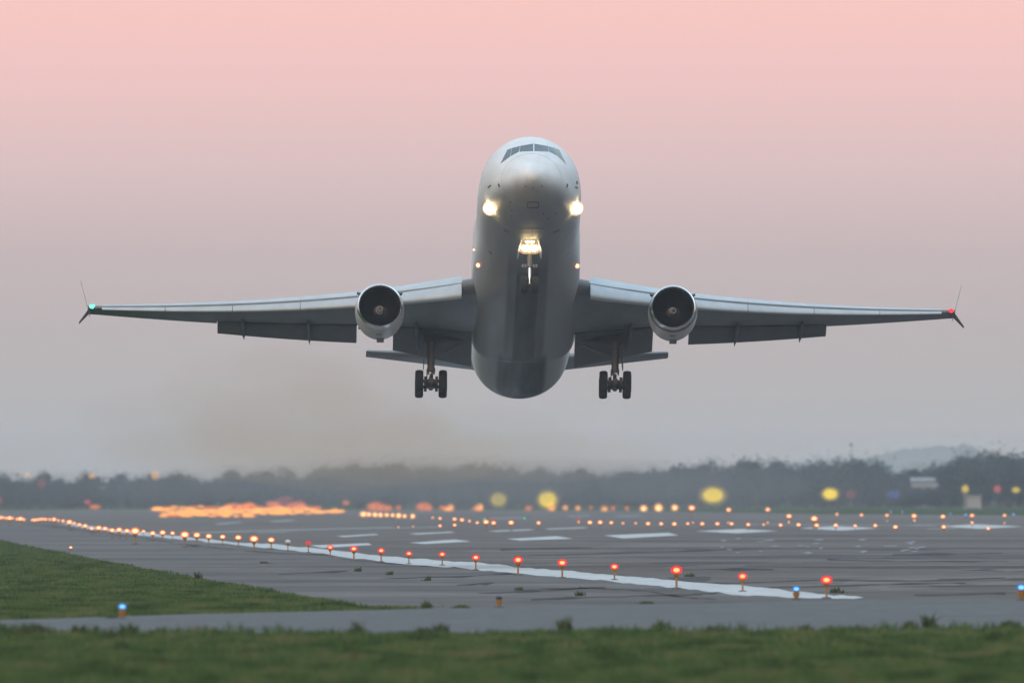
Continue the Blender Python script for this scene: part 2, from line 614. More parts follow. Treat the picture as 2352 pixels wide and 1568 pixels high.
# painted markings
sheet('edge_line', [(1985, 1372), (1960, 1375), (1880, 1374), (1800, 1372), (1700, 1367), (1600, 1354), (1480, 1343), (1400, 1334), (1290, 1327), (1180, 1316), (1060, 1304), (960, 1298), (870, 1289),
                    (760, 1274), (640, 1261), (540, 1251), (440, 1240), (330, 1230), (250, 1219), (180, 1210), (130, 1202), (150, 1201.5), (210, 1208), (280, 1217), (400, 1230), (500, 1241), (650, 1251), (760, 1263), (830, 1271),
                    (930, 1281), (1010, 1287), (1090, 1290), (1200, 1304), (1300, 1310), (1420, 1322), (1500, 1327), (1560, 1334), (1700, 1343), (1800, 1355), (1880, 1364)],
      M['white_line'], 0.016, 'white painted runway edge line under the red lights', jag=1.9, step=16)
BARS = [((712, 1252), (845, 1247), (855, 1251), (740, 1258)), ((940, 1246), (1045, 1238.5), (1082, 1243), (975, 1249)),
        ((1164, 1237), (1278, 1231), (1316, 1236.5), (1195, 1241)), ((1388, 1229), (1535, 1223), (1558, 1229), (1430, 1236)),
        ((1598, 1219), (1700, 1214.5), (1788, 1219), (1690, 1224)), ((1835, 1212.5), (1920, 1208), (2020, 1212.5), (1930, 1218)), ((2160, 1208), (2240, 1203.5), (2350, 1208.5), (2250, 1214))]
for b in BARS:
    sheet('threshold_bar', b, M['white_line'], 0.016, 'white painted threshold bar in the nearer row across the runway')
BARS2 = [((772, 1231), (862, 1225.5), (870, 1227.5), (790, 1233)), ((940, 1225), (1035, 1220.5), (1045, 1222.5), (955, 1227)), ((1120, 1219), (1215, 1215), (1230, 1216.5), (1140, 1220.5)),
         ((1250, 1214), (1340, 1210.5), (1350, 1212), (1262, 1215.5))]
for b in BARS2:
    sheet('threshold_bar', b, M['white_line'], 0.016, 'white painted bar in the farther row on the runway')
for b in [((490, 1202), (548, 1198), (558, 1200), (505, 1204.5)), ((617, 1197), (668, 1193), (680, 1195), (630, 1199)), ((1300, 1185), (1350, 1183.2), (1362, 1184.5), (1310, 1186)), ((1408, 1184.5), (1462, 1183.2), (1478, 1184.8), (1420, 1186)),
          ((1120, 1190), (1200, 1187.6), (1206, 1189), (1128, 1191.5))]:
    sheet('runway_marking', b, M['worn_line'], 0.016, 'faint worn white marking far down the runway')
for a, b_, w in (((440, 1222), (900, 1210), 2.0), ((590, 1223), (660, 1221), 1.3), ((900, 1212), (1010, 1209), 1.4), ((2030, 1253), (2060, 1253), 1.4), ((2080, 1205), (2180, 1203), 1.2), ((1720, 1203), (2150, 1206), 1.1), ((2130, 1214), (2200, 1212), 1.2)):
    sheet('runway_marking', [(a[0], a[1] + w), a, b_, (b_[0], b_[1] + w)], M['worn_line'], 0.0165, 'thin worn white line on the far runway')
rr = random.Random(3)
for i in range(30):        # flakes of an old worn marking
    px = rr.choice((1660, 1745, 1850, 1960, 2095, 2235)) + rr.uniform(-30, 30)
    py = 1236 + rr.random() * 34
    w = rr.uniform(8, 32)
    sheet('worn_paint_patch', [(px, py), (px + w * .6, py - rr.uniform(.8, 1.6)), (px + w, py - .2), (px + w * .5, py + rr.uniform(.5, 1.4))], M['worn_line'], 0.0165, 'flake of worn white paint on the near runway asphalt')
# sealed cracks and joints
CRACKS = [[(60, 1203), (150, 1212), (230, 1224), (330, 1235), (420, 1250), (560, 1264)], [(560, 1265), (700, 1273), (820, 1277)], [(780, 1284), (900, 1293), (1000, 1301), (1240, 1306)],
          [(880, 1328), (1060, 1324), (1260, 1311)], [(1050, 1343), (1150, 1338)], [(1220, 1377), (1400, 1370), (1580, 1366), (1660, 1360)], [(1330, 1349), (1480, 1356), (1560, 1371), (1660, 1377)],
          [(1640, 1340), (1900, 1332), (2100, 1335), (2352, 1325)], [(1180, 1277), (1500, 1268), (1800, 1258)], [(1560, 1308), (1820, 1308)], [(1900, 1285), (2100, 1290), (2360, 1288)],
          [(1700, 1352), (2000, 1343), (2260, 1338)], [(2050, 1274), (2352, 1270)], [(1100, 1363), (1250, 1356), (1420, 1346)], [(1150, 1262), (1400, 1256)], [(2100, 1367), (2352, 1361)], [(640, 1318), (830, 1310)], [(1240, 1352), (1420, 1350)]]
for cpts in CRACKS:
    up, dn = [], []
    for (a, b_) in zip(cpts, cpts[1:]):
        for j in range(6):
            f = j / 6
            x = a[0] + (b_[0] - a[0]) * f
            y = a[1] + (b_[1] - a[1]) * f + rr.uniform(-.8, .8)
            w = rr.uniform(0.15, 2.4) * (1.5 if rr.random() < .3 else .7)
            up.append((x, y - w))
            dn.append((x, y + w))
    bm = bmesh.new()
    vv = [(bm.verts.new(at(*u, 0) + Vector((0, 0, .0145))), bm.verts.new(at(*d_, 0) + Vector((0, 0, .0145)))) for u, d_ in zip(up, dn)]
    for (a, b_), (c, e_) in zip(vv, vv[1:]):
        bm.faces.new((b_, e_, c, a))
    o = obj('pavement_crack', bm, M['crack'], None, False)
    tag(o, 'dark sealed crack in the asphalt', 'crack', None, 'structure')

# ------------------------------------------------------------------ grass blades and weeds
def inside(poly, x, y):
    c = np.zeros(len(x), bool)
    n = len(poly)
    for i in range(n):
        x1, y1 = poly[i]
        x2, y2 = poly[(i + 1) % n]
        cond = ((y1 > y) != (y2 > y)) & (x < (x2 - x1) * (y - y1) / (y2 - y1 + 1e-12) + x1)
        c ^= cond
    return c


def grass_mat(name, cols):
    m, t, out = new_mat(name)
    b = N(t, 'ShaderNodeBsdfPrincipled')
    b.inputs['Roughness'].default_value = 0.7
    b.inputs['Specular IOR Level'].default_value = 0.05
    t.links.new(b.outputs[0], out.inputs['Surface'])
    geo = N(t, 'ShaderNodeNewGeometry')
    co = N(t, 'ShaderNodeTexCoord')
    mp = N(t, 'ShaderNodeMapping')
    mp.inputs['Scale'].default_value = (1, 0.12, 1)
    t.links.new(co.outputs['Object'], mp.inputs[0])
    no = N(t, 'ShaderNodeTexNoise')
    no.inputs['Scale'].default_value = 0.8 / K
    no.inputs['Detail'].default_value = 4
    t.links.new(mp.outputs[0], no.inputs['Vector'])
    ad = N(t, 'ShaderNodeMath', operation='MULTIPLY_ADD')
    ad.inputs[1].default_value = 0.35
    t.links.new(geo.outputs['Random Per Island'], ad.inputs[0])
    sb = N(t, 'ShaderNodeMath', operation='MULTIPLY_ADD')
    sb.inputs[1].default_value = 2.3
    sb.inputs[2].default_value = -0.83
    t.links.new(no.outputs['Fac'], sb.inputs[0])
    t.links.new(sb.outputs[0], ad.inputs[2])
    rp = N(t, 'ShaderNodeValToRGB')
    while len(rp.color_ramp.elements) < len(cols):
        rp.color_ramp.elements.new(0.5)
    for e, (p, c) in zip(rp.color_ramp.elements, cols):
        e.position = p
        e.color = (*c, 1)
    t.links.new(ad.outputs[0], rp.inputs[0])
    t.links.new(rp.outputs[0], b.inputs['Base Color'])
    return m


M['blades'] = grass_mat('grass_blade', ((0.05, (0.022, 0.036, 0.014)), (0.30, (0.040, 0.078, 0.025)), (0.55, (0.060, 0.112, 0.036)), (0.9, (0.110, 0.120, 0.056))))
M['weed'] = grass_mat('weed_leaf', ((0.1, (0.035, 0.05, 0.024)), (0.5, (0.055, 0.082, 0.034)), (0.9, (0.095, 0.085, 0.05))))


def blades_mesh(name, X, Y, Hh, per, width, spread, mat, z0=0.0, parent=None):
    n = len(X) * per
    bx = np.repeat(X, per) + RNG.normal(0, 1, n) * np.repeat(spread, per)
    by = np.repeat(Y, per) + RNG.normal(0, 1, n) * np.repeat(spread, per)
    hh = np.repeat(Hh, per) * RNG.uniform(0.45, 1.0, n)
    an = RNG.uniform(0, 2 * np.pi, n)
    ln = RNG.normal(0, 0.32, (n, 2)) * hh[:, None]
    w = width * RNG.uniform(0.6, 1.4, n)
    dx, dy = np.cos(an) * w / 2, np.sin(an) * w / 2
    V = np.zeros((n, 5, 3))
    V[:, 0] = np.stack([bx - dx, by - dy, np.full(n, z0)], 1)
    V[:, 1] = np.stack([bx + dx, by + dy, np.full(n, z0)], 1)
    V[:, 2] = np.stack([bx + dx * .8 + ln[:, 0] * .4, by + dy * .8 + ln[:, 1] * .4, z0 + hh * .55], 1)
    V[:, 3] = np.stack([bx - dx * .8 + ln[:, 0] * .4, by - dy * .8 + ln[:, 1] * .4, z0 + hh * .55], 1)
    V[:, 4] = np.stack([bx + ln[:, 0], by + ln[:, 1], z0 + hh], 1)
    base = np.arange(n) * 5
    loops = np.stack([base, base + 1, base + 2, base + 3, base + 3, base + 2, base + 4], 1).ravel()
    me = bpy.data.meshes.new(name)
    me.vertices.add(n * 5)
    me.vertices.foreach_set('co', V.ravel())
    me.loops.add(len(loops))
    me.loops.foreach_set('vertex_index', loops.astype(np.int32))
    st = np.stack([np.arange(n) * 7, np.arange(n) * 7 + 4], 1).ravel()
    me.polygons.add(n * 2)
    me.polygons.foreach_set('loop_start', st.astype(np.int32))
    me.update(calc_edges=True)
    me.validate()
    return link_mesh(name, me, mat, parent, False)


def px_scatter(n, poly, y_pow=1.0):
    """random points spread evenly over an outline given in reference pixels"""
    P = np.array(poly, float)
    x0, y0 = P.min(0)
    x1, y1 = P.max(0)
    px = RNG.uniform(x0, x1, n)
    py = RNG.uniform(y0, y1, n)
    k = inside(poly, px, py)
    px, py = px[k], py[k]
    d = F * EYE / (py - YH)
    return (px - CX) * d / F, d


def vnoise(x, y, seed):
    g_ = np.random.default_rng(seed).random((256, 256))
    xi, yi = np.floor(x).astype(int), np.floor(y).astype(int)
    fx, fy = x - xi, y - yi
    fx, fy = fx * fx * (3 - 2 * fx), fy * fy * (3 - 2 * fy)
    a, b = g_[xi % 256, yi % 256], g_[(xi + 1) % 256, yi % 256]
    c, d = g_[xi % 256, (yi + 1) % 256], g_[(xi + 1) % 256, (yi + 1) % 256]
    return (a * (1 - fx) + b * fx) * (1 - fy) + (c * (1 - fx) + d * fx) * fy


fore = [(-120, 1452), (300, 1456), (900, 1459), (1176, 1457), (1600, 1453), (2352, 1446), (2480, 1446), (2480, 1640), (-120, 1640)]
X, Y = px_scatter(62000, fore)
cl = .6 * vnoise(X / (.9 * K), Y / (9 * K), 3) + .4 * vnoise(X / (.3 * K), Y / (4 * K), 4)
o = blades_mesh('foreground_grass', X, Y, K * (0.05 + 0.50 * np.clip(cl - .32, 0, 1) ** 1.3), 5, 0.03 * K, np.full(len(X), 0.10 * K), M['blades'])
tag(o, 'blurred green grass verge along the bottom of the picture', 'grass', None, 'stuff')
left = [(-120, 1222), (0, 1241), (200, 1281), (420, 1323), (640, 1361), (820, 1392), (1000, 1394), (840, 1401), (400, 1411), (0, 1424), (-120, 1428)]
X, Y = px_scatter(46000, left)
o = blades_mesh('verge_grass', X, Y, K * (.05 + .12 * vnoise(X / (1.2 * K), Y / (16 * K), 7)), 4, 0.035 * K, np.full(len(X), 0.16 * K), M['blades'])
tag(o, 'green grass triangle between the shoulder and the perimeter road', 'grass', None, 'stuff')


def weed(px, py, hpx, wpx, label, per=26):
    p = at(px, py)
    s = p.y / F
    h, w = hpx * s, wpx * s
    n = max(6, int(wpx / 2))
    if wpx < 15:
        h *= 1.5
    X = RNG.normal(0, w / 4, n)
    Y = RNG.normal(0, w / 4, n)
    Hh = h * np.clip(1 - (np.abs(X) / (w / 1.6 + 1e-6)) ** 1.5, .25, 1) * RNG.uniform(.6, 1.0, n)
    o = blades_mesh('weed', X, Y * (3 if wpx > 15 else 1), Hh * 1.15, 9, 0.045 * K, np.full(n, 0.06 * K), M['weed'], z0=0.0)
    o.location = (p.x, p.y, 0.0)
    # leafy twigs to break the outline
    tag(o, label, 'weed', 'weeds along the pavement edges')


WEEDS = [(75, 1458, 34, 70, 'broad dark weed clump at the left end of the road edge'), (180, 1455, 26, 18, 'thin weed beside the broad clump at the left road edge'),
         (262, 1420, 10, 14, 'tiny weed at the foot of the blue lamp on the left'), (300, 1456, 30, 26, 'upright weed on the near road edge below the blue lamp'),
         (365, 1458, 22, 30, 'low weed right of the upright one on the near road edge'), (455, 1332, 16, 13, 'dark weed on the edge of the grass triangle'),
         (560, 1349, 8, 22, 'low tuft on the sloping edge of the grass triangle'), (820, 1460, 38, 20, 'pale thin weed on the near road edge left of centre'),
         (975, 1462, 26, 60, 'broad tuft on the near road edge below the engine'), (1013, 1458, 34, 34, 'bushy weed on the near road edge beside the broad tuft'),
         (1298, 1452, 46, 22, 'tall faint weed on the near road edge, at centre'), (1515, 1452, 34, 40, 'bushy tall weed on the near road edge right of centre'),
         (1370, 1460, 24, 44, 'wide tuft on the near road edge between two tall weeds'), (1640, 1455, 22, 40, 'low tuft on the road edge below the yellow post'),
         (1850, 1449, 22, 20, 'small weed on the near road edge below the red lights'), (2130, 1442, 40, 22, 'tall weed on the near road edge, right side'),
         (2090, 1446, 24, 30, 'reddish low weed beside the tall one, right side'), (2320, 1442, 22, 50, 'broad tuft on the road edge at the far right'),
         (1924, 1362, 22, 20, 'round grey weed beside the nearest red light'), (980, 1396, 16, 14, 'weed on the far road edge left of the unlit lamp'),
         (885, 1399, 12, 20, 'low weed at the tip of the grass triangle'), (1060, 1396, 10, 40, 'flat tuft on the far road edge near the unlit lamp'),
         (606, 1293, 6, 26, 'flat dark tuft on the shoulder asphalt'), (824, 1312, 9, 8, 'small plant in a shoulder crack below the edge line'),
         (982, 1333, 10, 8, 'small plant in a shoulder crack at centre'), (1330, 1368, 11, 9, 'small plant in a shoulder crack right of the unlit lamp'), (896, 1320, 8, 8, 'small plant in a shoulder crack, second from the left'),
         (1192, 1355, 8, 8, 'small plant on the shoulder above the unlit lamp'), (1484, 1386, 8, 30, 'flat brown tuft at the end of the shoulder'), (1586, 1324, 7, 14, 'tiny tuft beside the white edge line')]
for w_ in WEEDS:
    weed(*w_)
for i in range(26):
    px = -60 + i * 98 + rr.uniform(-30, 30)
    base = float(np.interp(px, [0, 300, 900, 1176, 1600, 2352], [1453, 1457, 1460, 1458, 1454, 1447]))
    p = at(px, base)
    n = 16
    X = RNG.normal(0, .30 * K, n)
    Y = RNG.normal(0, 1.5 * K, n)
    o = blades_mesh('grass_tuft', X, Y, K * RNG.uniform(.06, .22, n) * rr.uniform(.7, 1.7), 7, 0.03 * K, np.full(n, .08 * K), M['blades'])
    o.location = p
    tag(o, 'ragged green grass tuft on the near edge of the perimeter road', 'grass tuft', 'grass tufts along the near road edge')

# ------------------------------------------------------------------ aircraft
PITCH, YAW, ROLL = R(13.4), R(0.85), R(0.28)
D0 = 1029.0
nose = Vector(((1222 - CX) * D0 / F, D0, EYE - (360 - YH) * D0 / F))
RM = Matrix.Rotation(YAW, 3, 'Z') @ Matrix.Rotation(-PITCH, 3, 'X') @ Matrix.Rotation(ROLL, 3, 'Y')
jet = thing('cargo_jet', 'white and grey wide-body cargo jet climbing nose-up over the runway, landing lights on', 'airplane', nose)
jet.rotation_euler = RM.to_euler()
BM = Matrix.Translation(nose) @ RM.to_4x4()
BMI = BM.inverted()


def piece(name, bm, mats, parent=jet, **kw):
    return obj(name, bm, mats, parent, **kw)


# fuselage: (station, top, bottom, half width)
FUS = [(0.0, -1.06, -1.14, .04), (.05, -.86, -1.33, .26), (.2, -.66, -1.52, .48), (.5, -.40, -1.76, .78), (1.0, -.02, -2.04, 1.15), (1.6, .40, -2.28, 1.50), (2.3, .88, -2.47, 1.84),
       (3.0, 1.34, -2.60, 2.11), (3.7, 1.80, -2.70, 2.33), (4.4, 2.20, -2.78, 2.51), (5.2, 2.52, -2.85, 2.67), (6.2, 2.76, -2.92, 2.81), (7.4, 2.91, -2.97, 2.92), (9.0, 2.99, -3.0, 2.99),
       (11., 3.01, -3.01, 3.01), (16, 3.01, -3.01, 3.01), (22, 3.01, -3.01, 3.01), (28, 3.01, -3.01, 3.01), (34, 3.01, -3.01, 3.01), (40, 3.01, -3.01, 3.01), (43, 3.01, -2.97, 3.01), (45.5, 3.01, -2.82, 2.99),
       (48, 3.0, -2.50, 2.93), (50, 2.97, -2.10, 2.82), (52, 2.9, -1.62, 2.64), (54, 2.8, -1.08, 2.38), (56, 2.66, -.5, 2.02), (58, 2.45, .12, 1.55), (59.6, 2.2, .65, 1.05), (60.8, 1.9, 1.15, .55)]


def dens(rows, k=4):
    out = []
    A = np.array(rows)
    for i in range(len(A) - 1):
        for j in range(k):
            f = j / k
            p0, p1, p2, p3 = A[max(i - 1, 0)], A[i], A[i + 1], A[min(i + 2, len(A) - 1)]
            # non-uniform catmull-rom in station
            h = p2[0] - p1[0]
            m1 = (p2 - p0) / max(p2[0] - p0[0], 1e-6) * h
            m2 = (p3 - p1) / max(p3[0] - p1[0], 1e-6) * h
            f2, f3 = f * f, f ** 3
            out.append((2 * f3 - 3 * f2 + 1) * p1 + (f3 - 2 * f2 + f) * m1 + (-2 * f3 + 3 * f2) * p2 + (f3 - f2) * m2)
    out.append(A[-1])
    return out


def ell_ring(s, zt, zb, w, n=72, e=2.0):
    zc, h = (zt + zb) / 2, (zt - zb) / 2
    r = []
    for i in range(n):
        a = 2 * math.pi * i / n
        ca, sa = math.cos(a), math.sin(a)
        r.append(Vector((w * math.copysign(abs(ca) ** (2 / e), ca), s, zc + h * math.copysign(abs(sa) ** (2 / e), sa))))
    return r


bm = bmesh.new()
loft(bm, [ell_ring(*r) for r in dens(FUS)])
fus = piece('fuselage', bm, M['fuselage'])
deps = bpy.context.evaluated_depsgraph_get()
_b = bmesh.new()
_b.from_mesh(fus.data)
BVH = BVHTree.FromBMesh(_b)
_b.free()
CAMB = BMI @ Vector((0, 0, EYE))


def skin(px, py, off=0.0):
    w = Vector(((px - CX) / F, 1.0, -(py - YH) / F))
    d = (BMI.to_3x3() @ w).normalized()
    loc, nor, _, _ = BVH.ray_cast(CAMB, d)
    if loc is None:
        return None, None
    if nor.dot(d) > 0:
        nor = -nor
    return loc + nor * off, nor


def decal(name, poly, mat, parent=fus, off=0.012, thick=0.03, sub=6):
    """a thin plate that follows the fuselage skin; poly is a quad in reference pixels"""
    a, b, c, d = [Vector((*p, 0)) for p in poly]
    bm = bmesh.new()
    top, bot = [], []
    for i in range(sub + 1):
        rt, rb = [], []
        for j in range(sub + 1):
            u, v = i / sub, j / sub
            q = (a * (1 - u) + b * u) * (1 - v) + (d * (1 - u) + c * u) * v
            p, n = skin(q.x, q.y)
            if p is None:
                bm.free()
                return None
            rt.append(bm.verts.new(p + n * off))
            rb.append(bm.verts.new(p + n * (off - thick)))
        top.append(rt)
        bot.append(rb)
    for i in range(sub):
        for j in range(sub):
            bm.faces.new((top[i][j], top[i + 1][j], top[i + 1][j + 1], top[i][j + 1]))
            bm.faces.new((bot[i][j], bot[i][j + 1], bot[i + 1][j + 1], bot[i + 1][j]))
    for k in range(sub):
        bm.faces.new((top[k][0], bot[k][0], bot[k + 1][0], top[k + 1][0]))
        bm.faces.new((top[k][sub], top[k + 1][sub], bot[k + 1][sub], bot[k][sub]))
        bm.faces.new((top[0][k], top[0][k + 1], bot[0][k + 1], bot[0][k]))
        bm.faces.new((top[sub][k], bot[sub][k], bot[sub][k + 1], top[sub][k + 1]))
    return piece(name, bm, mat, parent, sharp=40)


def c1(x, y):          # crop of the nose -> reference pixels
    return (1051.4 + .2395 * x, 285.4 + .2395 * y)


PANES = [[(723, 188), (723, 258), (592, 264), (602, 209)], [(735, 189), (862, 210), (872, 264), (735, 258)],
         [(598, 211), (586, 265), (505, 307), (522, 229)], [(866, 212), (877, 264), (953, 302), (929, 228)],
         [(518, 231), (500, 311), (410, 380), (476, 245)], [(933, 230), (958, 306), (1039, 384), (974, 247)]]
for p in PANES:
    decal('cockpit_window', [c1(*q) for q in p], M['glass'], off=0.008)


def strip(name, a, b, wpx, mat, parent=fus):
    a, b = Vector((*a, 0)), Vector((*b, 0))
    d = (b - a).normalized()
    n = Vector((-d.y, d.x, 0)) * wpx / 2
    return decal(name, [(a + n)[:2], (b + n)[:2], (b - n)[:2], (a - n)[:2]], mat, parent, off=0.02, thick=0.04, sub=3)


for a, b in (((668, 745), (775, 745)), ((668, 798), (775, 798)), ((669, 745), (669, 798)), ((774, 745), (774, 798))):
    strip('hatch_gap', c1(*a), c1(*b), 1.3, M['line'])
for a, b in (((590, 998), (830, 998)), ((712, 1000), (712, 1085))):
    strip('gear_door_gap', c1(*a), c1(*b), 1.2, M['line'])
for a, b in (((440, 1008), (490, 1036)), ((918, 1038), (975, 1013)), ((300, 1215), (326, 1246)), ((1048, 1252), (1076, 1222)), ((330, 1320), (366, 1352)), ((1000, 1358), (1030, 1330)), ((352, 1378), (380, 1400)), ((352, 1475), (376, 1490))):
    strip('blade_antenna', c1(*a), c1(*b), 1.8, M['line'])
for a, b in (((392, 570), (400, 602)), ((1052, 572), (1044, 606)), ((318, 585), (290, 610)), ((1140, 545), (1146, 575)), ((1128, 600), (1150, 615))):
    strip('pitot_probe', c1(*a), c1(*b), 2.6, M['probe'])
for x, y in ((650, 593), (807, 596), (720, 611), (822, 854), (937, 858), (517, 880), (503, 745), (520, 822), (870, 905)):
    q = c1(x, y)
    strip('drain_port', (q[0] - 1.2, q[1]), (q[0] + 1.2, q[1]), 2.4, M['line'])
for st in (2.05, 6.3, 10.6, 13.2):      # skin seams round the nose section
    bm = bmesh.new()
    zt, zb, w = [float(np.interp(st, [r[0] for r in dens(FUS)], [r[i] for r in dens(FUS)])) for i in (1, 2, 3)]
    rings = []
    for p in ell_ring(st, zt, zb, w, 96):
        n = Vector((p.x, -.35 if st < 5 else 0, p.z - (zt + zb) / 2)).normalized()
        rings.append([p + n * .004 + Vector((0, -.012, 0)), p + n * .004 + Vector((0, .012, 0)), p - n * .03 + Vector((0, .012, 0)), p - n * .03 + Vector((0, -.012, 0))])
    loft(bm, rings + rings[:1], cap=False)
    piece('skin_seam', bm, M['seam'], fus, smooth=False)
# forward doors on both sides
for sg in (-1, 1):
    for pts in ([(6.9, .9), (6.9, -1.0)], [(8.0, .9), (8.0, -1.0)], [(6.9, .9), (8.0, .9)], [(6.9, -1.0), (8.0, -1.0)]):
        bm = bmesh.new()
        rings = []
        for k in range(9):
            f = k / 8
            s = pts[0][0] + (pts[1][0] - pts[0][0]) * f
            z = pts[0][1] + (pts[1][1] - pts[0][1]) * f
            zt, zb, w = [float(np.interp(s, [r[0] for r in FUS], [r[i] for r in FUS])) for i in (1, 2, 3)]
            zc, h = (zt + zb) / 2, (zt - zb) / 2
            x = w * math.sqrt(max(0, 1 - ((z - zc) / h) ** 2))
            n = Vector((x / w, 0, (z - zc) / h * w / h)).normalized()
            p = Vector((x, s, z))
            t_ = Vector((0, .02, 0)) if pts[0][0] == pts[1][0] else Vector((0, 0, .02))
            ring = [p + n * .006 + t_, p + n * .006 - t_, p - n * .03 - t_, p - n * .03 + t_]
            rings.append([Vector((sg * v.x, v.y, v.z)) for v in ring])
        loft(bm, rings)
        piece('door_gap', bm, M['line'], fus)


# belly fairing around the wing root
def fair_ring(s, w, zt, zb, e):
    return ell_ring(s, zt, zb, w, 64, e)


bm = bmesh.new()
FAIR = [(13.5, 0.0), (15.2, .05), (16.8, .20), (18.4, .50), (20.0, .82), (21.4, .97), (22.6, 1.0), (28.0, 1.0), (32.0, 1.0), (34.0, 1.0), (35.6, .96), (36.4, .70), (36.9, .30), (37.1, 0.0)]
for r in range(1):
    rings = []
    for s_, f in dens([(a, b) for a, b in FAIR], 3):
        base = ell_ring(s_, 2.985, -2.985, 2.985, 72, 2.0)
        full = ell_ring(s_, 2.6, -3.30, 3.15, 72, 4.2)
        rings.append([b_ * (1 - f) + a_ * f if b_.z < .9 else b_ * .97 + Vector((0, s_ * .03, 0)) for a_, b_ in zip(full, base)])
    loft(bm, rings)
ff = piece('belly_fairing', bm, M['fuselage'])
_b = bmesh.new()
_b.from_mesh(fus.data)
_b.from_mesh(ff.data)
BVH = BVHTree.FromBMesh(_b)
_b.free()

# ------------------------------------------------------------------ wings
XS = [2.0, 6.0, 9.9, 14.0, 18.1, 22.0, 25.6]
ZS = [-2.16, -1.94, -1.70, -1.22, -.56, .10, .77]


def zle(x):
    # smooth curve through the points
    return float(np.polyval(ZFIT, x))


ZFIT = np.polyfit(XS, ZS, 3)


def yle(x):
    return 21.96 + (x - 3) * .767


def chord(x):
    return float(np.interp(x, [2, 3, 9, 25.6], [14.6, 13.6, 9.9, 2.75]))


def tcr(x):
    return float(np.interp(x, [2, 9, 25.6], [.115, .105, .095]))


def airfoil(tc, f0=0.0, f1=1.0, n=22):
    """list of (f, upper?, z) loop: upper from f1 to f0, lower from f0 to f1"""
    fs = [f0 + (f1 - f0) * (1 - math.cos(math.pi * i / n)) / 2 for i in range(n + 1)]

    def th(f):
        return 5 * tc * (.2969 * math.sqrt(max(f, 0)) - .126 * f - .3516 * f * f + .2843 * f ** 3 - .1015 * f ** 4)
    cam_ = lambda f: .012 * (1 - (2 * f - 1) ** 2) - .0
    up = [(f, cam_(f) + th(f) * 1.0) for f in fs]
    lo = [(f, cam_(f) - th(f) * .9) for f in fs]
    return up[::-1] + lo[1:] if f0 == 0 else up[::-1] + lo


def winc(x):
    return float(np.interp(x, [2, 3, 7.65, 9.9, 18.1, 25.6], [.6, .3, -2.6, -3.3, -4.3, -4.8]))


def sect(x, f0, f1, sg, dy=0.0, dz=0.0, n=22):
    c = chord(x)
    t = math.tan(R(winc(x)))
    return [Vector((sg * x, yle(x) + f * c + dy, zle(x) + z * c - f * c * t + dz)) for f, z in airfoil(tcr(x), f0, f1, n)]


def slat_sect(x, sg):
    c = chord(x)
    tc_ = tcr(x)
    A = airfoil(tc_, 0, 1, 60)
    up = [(f, z) for f, z in A[:61] if f <= .17]
    lo = [(f, z) for f, z in A[61:] if f <= .035]
    inner = [(.04, -.008), (.06, .010), (.11, .036)]
    ang = R(float(np.interp(x, [3, 25], [24, 30])))
    out = []
    for f, z in up + lo + inner:
        # nose-down rotation about the slat's rear edge, then slid forward
        y_, z_ = (f - .17) * c, (z - .05) * c
        yy = .17 * c + y_ * math.cos(ang) - z_ * math.sin(ang)
        zz = .05 * c + y_ * math.sin(ang) + z_ * math.cos(ang)
        out.append((yy, zz))
    fw = .05 * c
    return [Vector((sg * x, yle(x) + yy - fw, zle(x) + zz + .026 * c)) for yy, zz in out]


def span(a, b, n):
    return [a + (b - a) * i / n for i in range(n + 1)]


